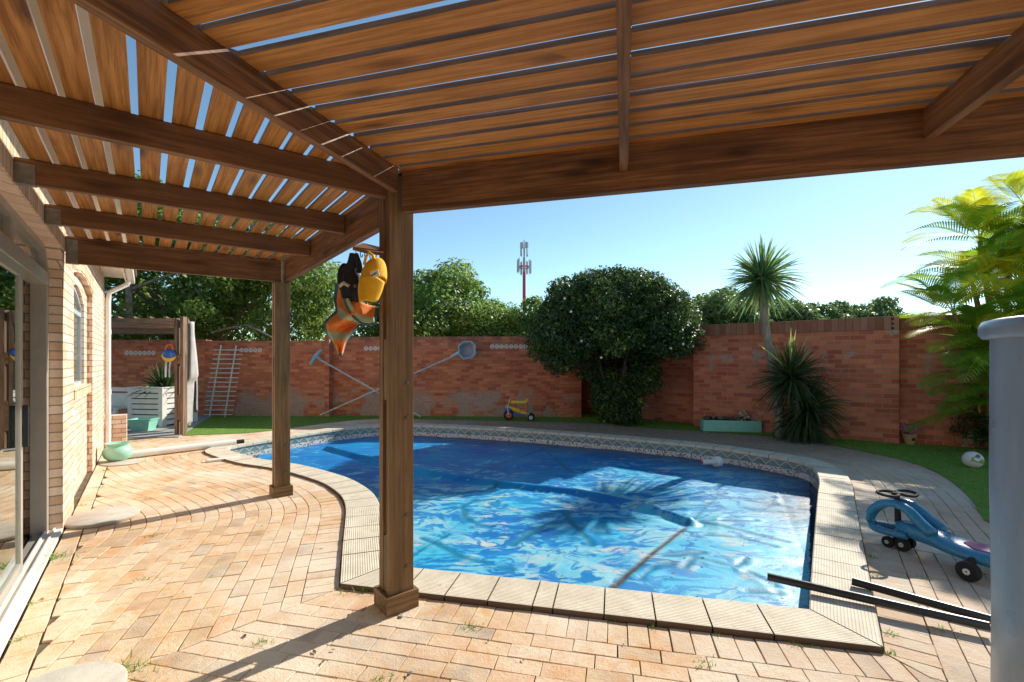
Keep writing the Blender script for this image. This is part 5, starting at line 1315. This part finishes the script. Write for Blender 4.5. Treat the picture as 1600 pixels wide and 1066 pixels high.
# flattened hoop: front loop going from the nose up over the steering column and back to the seat
m = MB()
for sg in (-1, 1):
    pts = [(-.19, 0, .12), (-.205, .02*sg, .17), (-.17, .035*sg, .25), (-.08, .045*sg, .325), (.02, .05*sg, .345), (.10, .055*sg, .32), (.17, .06*sg, .26), (.26, .075*sg, .20)]
    pts = catmull([Vector(p) for p in pts], .03); m.tube(pts, [.023+.020*(i/len(pts)) for i in range(len(pts))], 10)
    pts = catmull([Vector(p) for p in ((-.195, .01*sg, .12), (-.14, .06*sg, .115), (-.03, .085*sg, .12), (.10, .08*sg, .13))], .03); m.tube(pts, [.027]*len(pts), 10)
m.build('front_loop', M['bluetoy'], car, 'all')
m = loft([(.42, 0, .05, .185, .200), (.50, 0, .09, .182, .196), (.60, 0, .10, .185, .204), (.66, 0, .06, .195, .214)]); m.build('seat', M['pink'], car, 'all')
m = MB().tube([(0, 0, .1), (-.01, 0, .41)], [.024, .018], 10); m.build('steering_column', M['rubber'], car, True)
m = MB()
rr_ = Matrix.Rotation(R(8), 3, 'Y') @ Matrix.Rotation(R(-12), 3, 'Z'); hc = Vector((-.01, 0, .415))
for sx in (-1, 1):
    m.tube([rr_ @ Vector((.055*math.cos(q), sx*.085+.078*math.sin(q), .004*abs(math.sin(q))))+hc for q in [6.283*k/24 for k in range(25)]], .011, 8)
m.box(hc, (.05, .07, .025), bev=.008)
m.build('steering_wheel', M['rubber'], car, True)
wheelset('wheel', (-.03, .075, .042), .042, .035, 'greyp', car, .6); wheelset('wheel', (-.03, -.075, .042), .042, .035, 'greyp', car, .6); wheelset('wheel', (.04, .045, .05), .05, .035, 'greyp', car, .6)
wheelset('wheel', (.06, -.06, .05), .05, .035, 'greyp', car, .6)
wheelset('wheel', (.52, -.20, .065), .065, .05, 'wflower', car, .55); wheelset('wheel', (.52, .20, .065), .065, .05, 'wflower', car, .55)
m = MB().tube([(.52, -.2, .065), (.52, -.17, .13), (.52, 0, .15), (.52, .17, .13), (.52, .2, .065)], .022, 8); m.tube([(-.03, -.075, .05), (-.03, .075, .05)], .015, 6); m.build('axle', M['rubber'], car, True)
# black pipes
def pipe(label, a, b_, r_):
    t_ = thing('black_pipe', label, 'pipe', a); L = b_-a; n = 18; e = L.normalized(); m = MB()
    m.tube([Vector((0, 0, 0)), L], r_, n, cap=False); m.tube([Vector((0, 0, 0)), L], r_*.84, n, cap=False); m.build('tube', M['blackpipe'], t_, 60); return t_
pipe('longer black plastic pipe jutting over the edge of the pool', G(1199, 901, .075), G(1545, 979, .05), .024)
pipe('shorter black plastic pipe lying on the paving beside the grey tank', G(1331, 908, .062), G(1548, 968, .032), .0245)
# grey tank
tk = thing('water_tank', 'large blue grey round plastic tank standing at the right edge', 'tank', (2.19, 1.555, 0))
m = MB().lathe([(0, .0), (.395, 0), (.40, .01), (.398, .5), (.404, 1.0), (.402, 1.53), (.405, 1.545), (0, 1.56)], n=96); m.build('body', M['tank'], tk, 30)
m = MB().lathe([(.395, 1.535), (.425, 1.54), (.435, 1.555), (.435, 1.585), (.425, 1.605), (.40, 1.612), (.2, 1.63), (0, 1.635)], n=96); m.build('lid', M['tank'], tk, 60)
# small litter
p = G(640, 1053); o = MB().box((0, 0, .008), (.022, .012, .012), bev=.004).build('plastic_clip', M['poolblue']); o.location = p; o.rotation_euler = (0, 0, .6); meta(o, 'tiny pale blue plastic clip on the paving near the bottom', 'litter')
p = G(627, 964); o = MB().box((0, 0, .006), (.02, .03, .012), bev=.003).build('pebble', M['concrete']); o.location = p; meta(o, 'tiny grey pebble beside the front corner post base', 'pebble')

# ------------------------------------------------------------------ hook rack, cap, pouch, vest on the corner post
HY = 2.62
hk = thing('hook_rack', 'small wooden coat rack with black hooks fixed to the front corner post', 'hook rack', P3(580, 393, 2.72))
l0 = hk.location; f_ = lambda px, py, Y_: P3(px, py, Y_)-l0
m = MB(); q = [f_(551, 391, 2.62), f_(567, 384, 3.0), f_(600, 392, 2.78), f_(600, 400, 2.66), f_(575, 397, 2.60)]
m.add(q+[p+Vector((0, 0, .018)) for p in q], [(0, 1, 2, 3, 4), (9, 8, 7, 6, 5)]+[(i, (i+1) % 5, 5+(i+1) % 5, 5+i) for i in range(5)]); m.build('board', M['rafter'], hk)
for (hx, hy, yy) in ((556, 393, 2.64), (563, 393, 2.66), (570, 395, 2.64), (578, 396, 2.62), (588, 398, 2.62)):
    p = f_(hx, hy, yy); m = MB().tube([p, p+Vector((0, 0, -.022)), p+Vector((.006, -.008, -.035)), p+Vector((.016, -.016, -.035)), p+Vector((.020, -.02, -.022))], .0028, 6); m.build('hook', M['bolt'], hk, True)
# vest: panels between traced edges, draped in depth
vs = thing('safety_vest', 'orange hi-vis vest with pale green strips and teal edging hanging left of the post', 'vest', P3(550, 480, 2.75))
l0 = vs.location
left = [(524, 441), (521, 466), (525, 486), (506, 503), (509, 521), (520, 535), (527, 550), (531, 556)]
right = [(592, 480), (590, 497), (570, 504), (560, 511), (551, 521), (542, 533), (538, 545), (535, 556)]
def lerp2(L, t): 
    x = t*(len(L)-1); i = min(int(x), len(L)-2); f = x-i; return (L[i][0]*(1-f)+L[i+1][0]*f, L[i][1]*(1-f)+L[i+1][1]*f)
nu, nv = 26, 34; V = []; F = []; MI = []
for j in range(nv+1):
    tv = j/nv; a = lerp2(left, tv); b_ = lerp2(right, tv)
    for i in range(nu+1):
        tu = i/nu; sag = 14*math.sin(math.pi*tu)*(1-tv)**1.5
        px, py = a[0]*(1-tu)+b_[0]*tu, a[1]*(1-tu)+b_[1]*tu+sag*.6
        Yd = 2.74-.06*math.sin(math.pi*tu)+.03*math.sin(tu*9+tv*5)+.02*math.sin(tv*14+tu*3); p = P3(px, py, Yd)-l0; V.append(p)
for j in range(nv):
    for i in range(nu):
        a = j*(nu+1)+i; F.append((a, a+1, a+nu+2, a+nu+1)); tu, tv = (i+.5)/nu, (j+.5)/nv
        mi = 0
        if .20 < tv+.10*math.sin(tu*3) < .40 and True: mi = 1 if abs(tv+.02-.26-.12*tu) < .055 else 0
        if abs(tv-.60) < .075: mi = 1
        if tu < .06 or tu > .93 or tv > .95: mi = 2
        MI.append(mi)
o = rawmesh('vest_cloth', V, F, [M['vorange'], M['vstrip'], M['teal2']], smooth=True, mi=MI); o.parent = vs; md = o.modifiers.new('thickness', 'SOLIDIFY'); md.thickness = .004; md.offset = 0
m = MB(); rf = [P3(x, y, 2.66)-l0 for x, y in ((541, 468), (548, 482), (558, 494), (572, 500), (585, 500))]; m.tube(catmull(rf, .02), [.018]*len(catmull(rf, .02)), 8); m.build('reflective_strap', M['vstrip'], vs, True)
m = MB(); rf = catmull([P3(x, y, 2.64)-l0 for x, y in ((537, 466), (544, 484), (556, 499), (572, 507), (590, 504))], .02); m.tube(rf, [.006]*len(rf), 8); m.build('binding', M['teal2'], vs, True)
# black pouch
bp = thing('black_pouch', 'black padded pouch with strap hanging between the vest and the yellow cap', 'pouch', P3(550, 430, 2.68)); l0 = bp.location
m = MB(); m.ball(P3(549, 440, 2.68)-l0, (.052, .045, .115), 16, 12); m.ball(P3(538, 435, 2.70)-l0, (.042, .03, .09), 14, 10); m.ball(P3(557, 455, 2.66)-l0, (.042, .03, .065), 14, 10); m.ball(P3(543, 455, 2.68)-l0, (.04, .035, .07), 14, 10)
m.build('pouch', M['blackcloth'], bp, 'all')
m = MB().tube([P3(553, 397, 2.64)-l0, P3(551, 412, 2.66)-l0, P3(546, 425, 2.68)-l0], [.024, .030, .045], 10); m.tube([P3(556, 397, 2.62)-l0, P3(561, 412, 2.62)-l0, P3(562, 426, 2.64)-l0], [.014, .016, .02], 8); m.build('strap', M['blackcloth'], bp, True)
m = MB().tube([P3(531, 447, 2.66)-l0, P3(537, 442, 2.63)-l0, P3(545, 447, 2.63)-l0], .010, 8); m.build('grey_tab', M['cloth'], bp, True)
m = MB().lathe([(0, 0), (.010, 0), (.012, .004), (.006, .006), (0, .004)], c=P3(555, 447, 2.61)-l0, n=12, axis=Matrix.Rotation(R(90), 3, 'X')); m.build('button', M['bolt'], bp)
# yellow cap hanging by its back strap, peak downwards
cp_ = thing('yellow_cap', 'yellow baseball cap with a small pale badge hanging on the corner post', 'cap', P3(586, 437, 2.56)); 
def capsurf(f, nu, nv):
    V = [f(i/nu, j/nv) for j in range(nv+1) for i in range(nu+1)]
    return V, [(j*(nu+1)+i, j*(nu+1)+i+1, (j+1)*(nu+1)+i+1, (j+1)*(nu+1)+i) for j in range(nv) for i in range(nu)]
def cf(u, v):                                # crown: a tall dome opening downwards to the left
    q = 2*math.pi*u; t_ = .06+1.62*v; r_ = math.sin(min(t_, math.pi/2))**.8
    return Vector((.070*r_*math.cos(q)+.030*(1-v)-.012, .078*r_*math.sin(q), .125*math.cos(t_)-.005+.012*math.cos(q)*v))
V, F = capsurf(cf, 36, 16); o = rawmesh('crown', V, F, M['capy'], smooth=True); o.parent = cp_; o.modifiers.new('t', 'SOLIDIFY').thickness = .003; o.rotation_euler = (R(-12), R(-6), 0)
def rf_(u, v):                               # folded back of the crown, gathered by its strap
    q = 2*math.pi*u; r_ = math.sin(math.pi*min(v, .999)*.55+.12)
    return Vector((-.030+.040*r_*math.cos(q)+.030*(1-v), -.012+.05*r_*math.sin(q), .125-.150*v+.008*math.sin(q*3)))
V, F = capsurf(rf_, 30, 14); o = rawmesh('back_panel', V, F, M['capy'], smooth=True); o.parent = cp_; o.modifiers.new('t', 'SOLIDIFY').thickness = .003
def pf(u, v):                                # peak: stiff curved bill hanging down
    a = (u-.5)*2; wd_ = .068*(1-.28*v**2)
    return Vector((-.010-.014*v+a*wd_, -.084*math.sqrt(max(0, 1-.86*a*a))-.010*v+.004, .012-.03*a*a-.142*v*(1-.30*a*a*a*a)))
V, F = capsurf(pf, 24, 10); pk_ = rawmesh('peak', V, F, M['capy'], smooth=True); pk_.parent = cp_; pk_.modifiers.new('t', 'SOLIDIFY').thickness = .004
m = MB().tube([(-.052, -.03, .075), (-.040, -.035, .115), (-.022, -.035, .145), (-.006, -.03, .13), (.004, -.03, .105)], .008, 8); m.build('back_strap', M['capy'], cp_, True)
m = MB().box((.022, -.080, .016), (.046, .004, .034), rot=Matrix.Rotation(R(-18), 3, 'Y')); m.build('badge', M['white'], cp_)
m = MB(); 
for dx, dz, w_b in ((-.004, -.012, .022), (.008, -.004, .014)): m.box((.022+dx-.004, -.0835, .016+dz+.006), (w_b, .002, .006), rot=Matrix.Rotation(R(-25+dx*900), 3, 'Y'))
m.build('badge_mark', M['bolt'], cp_)
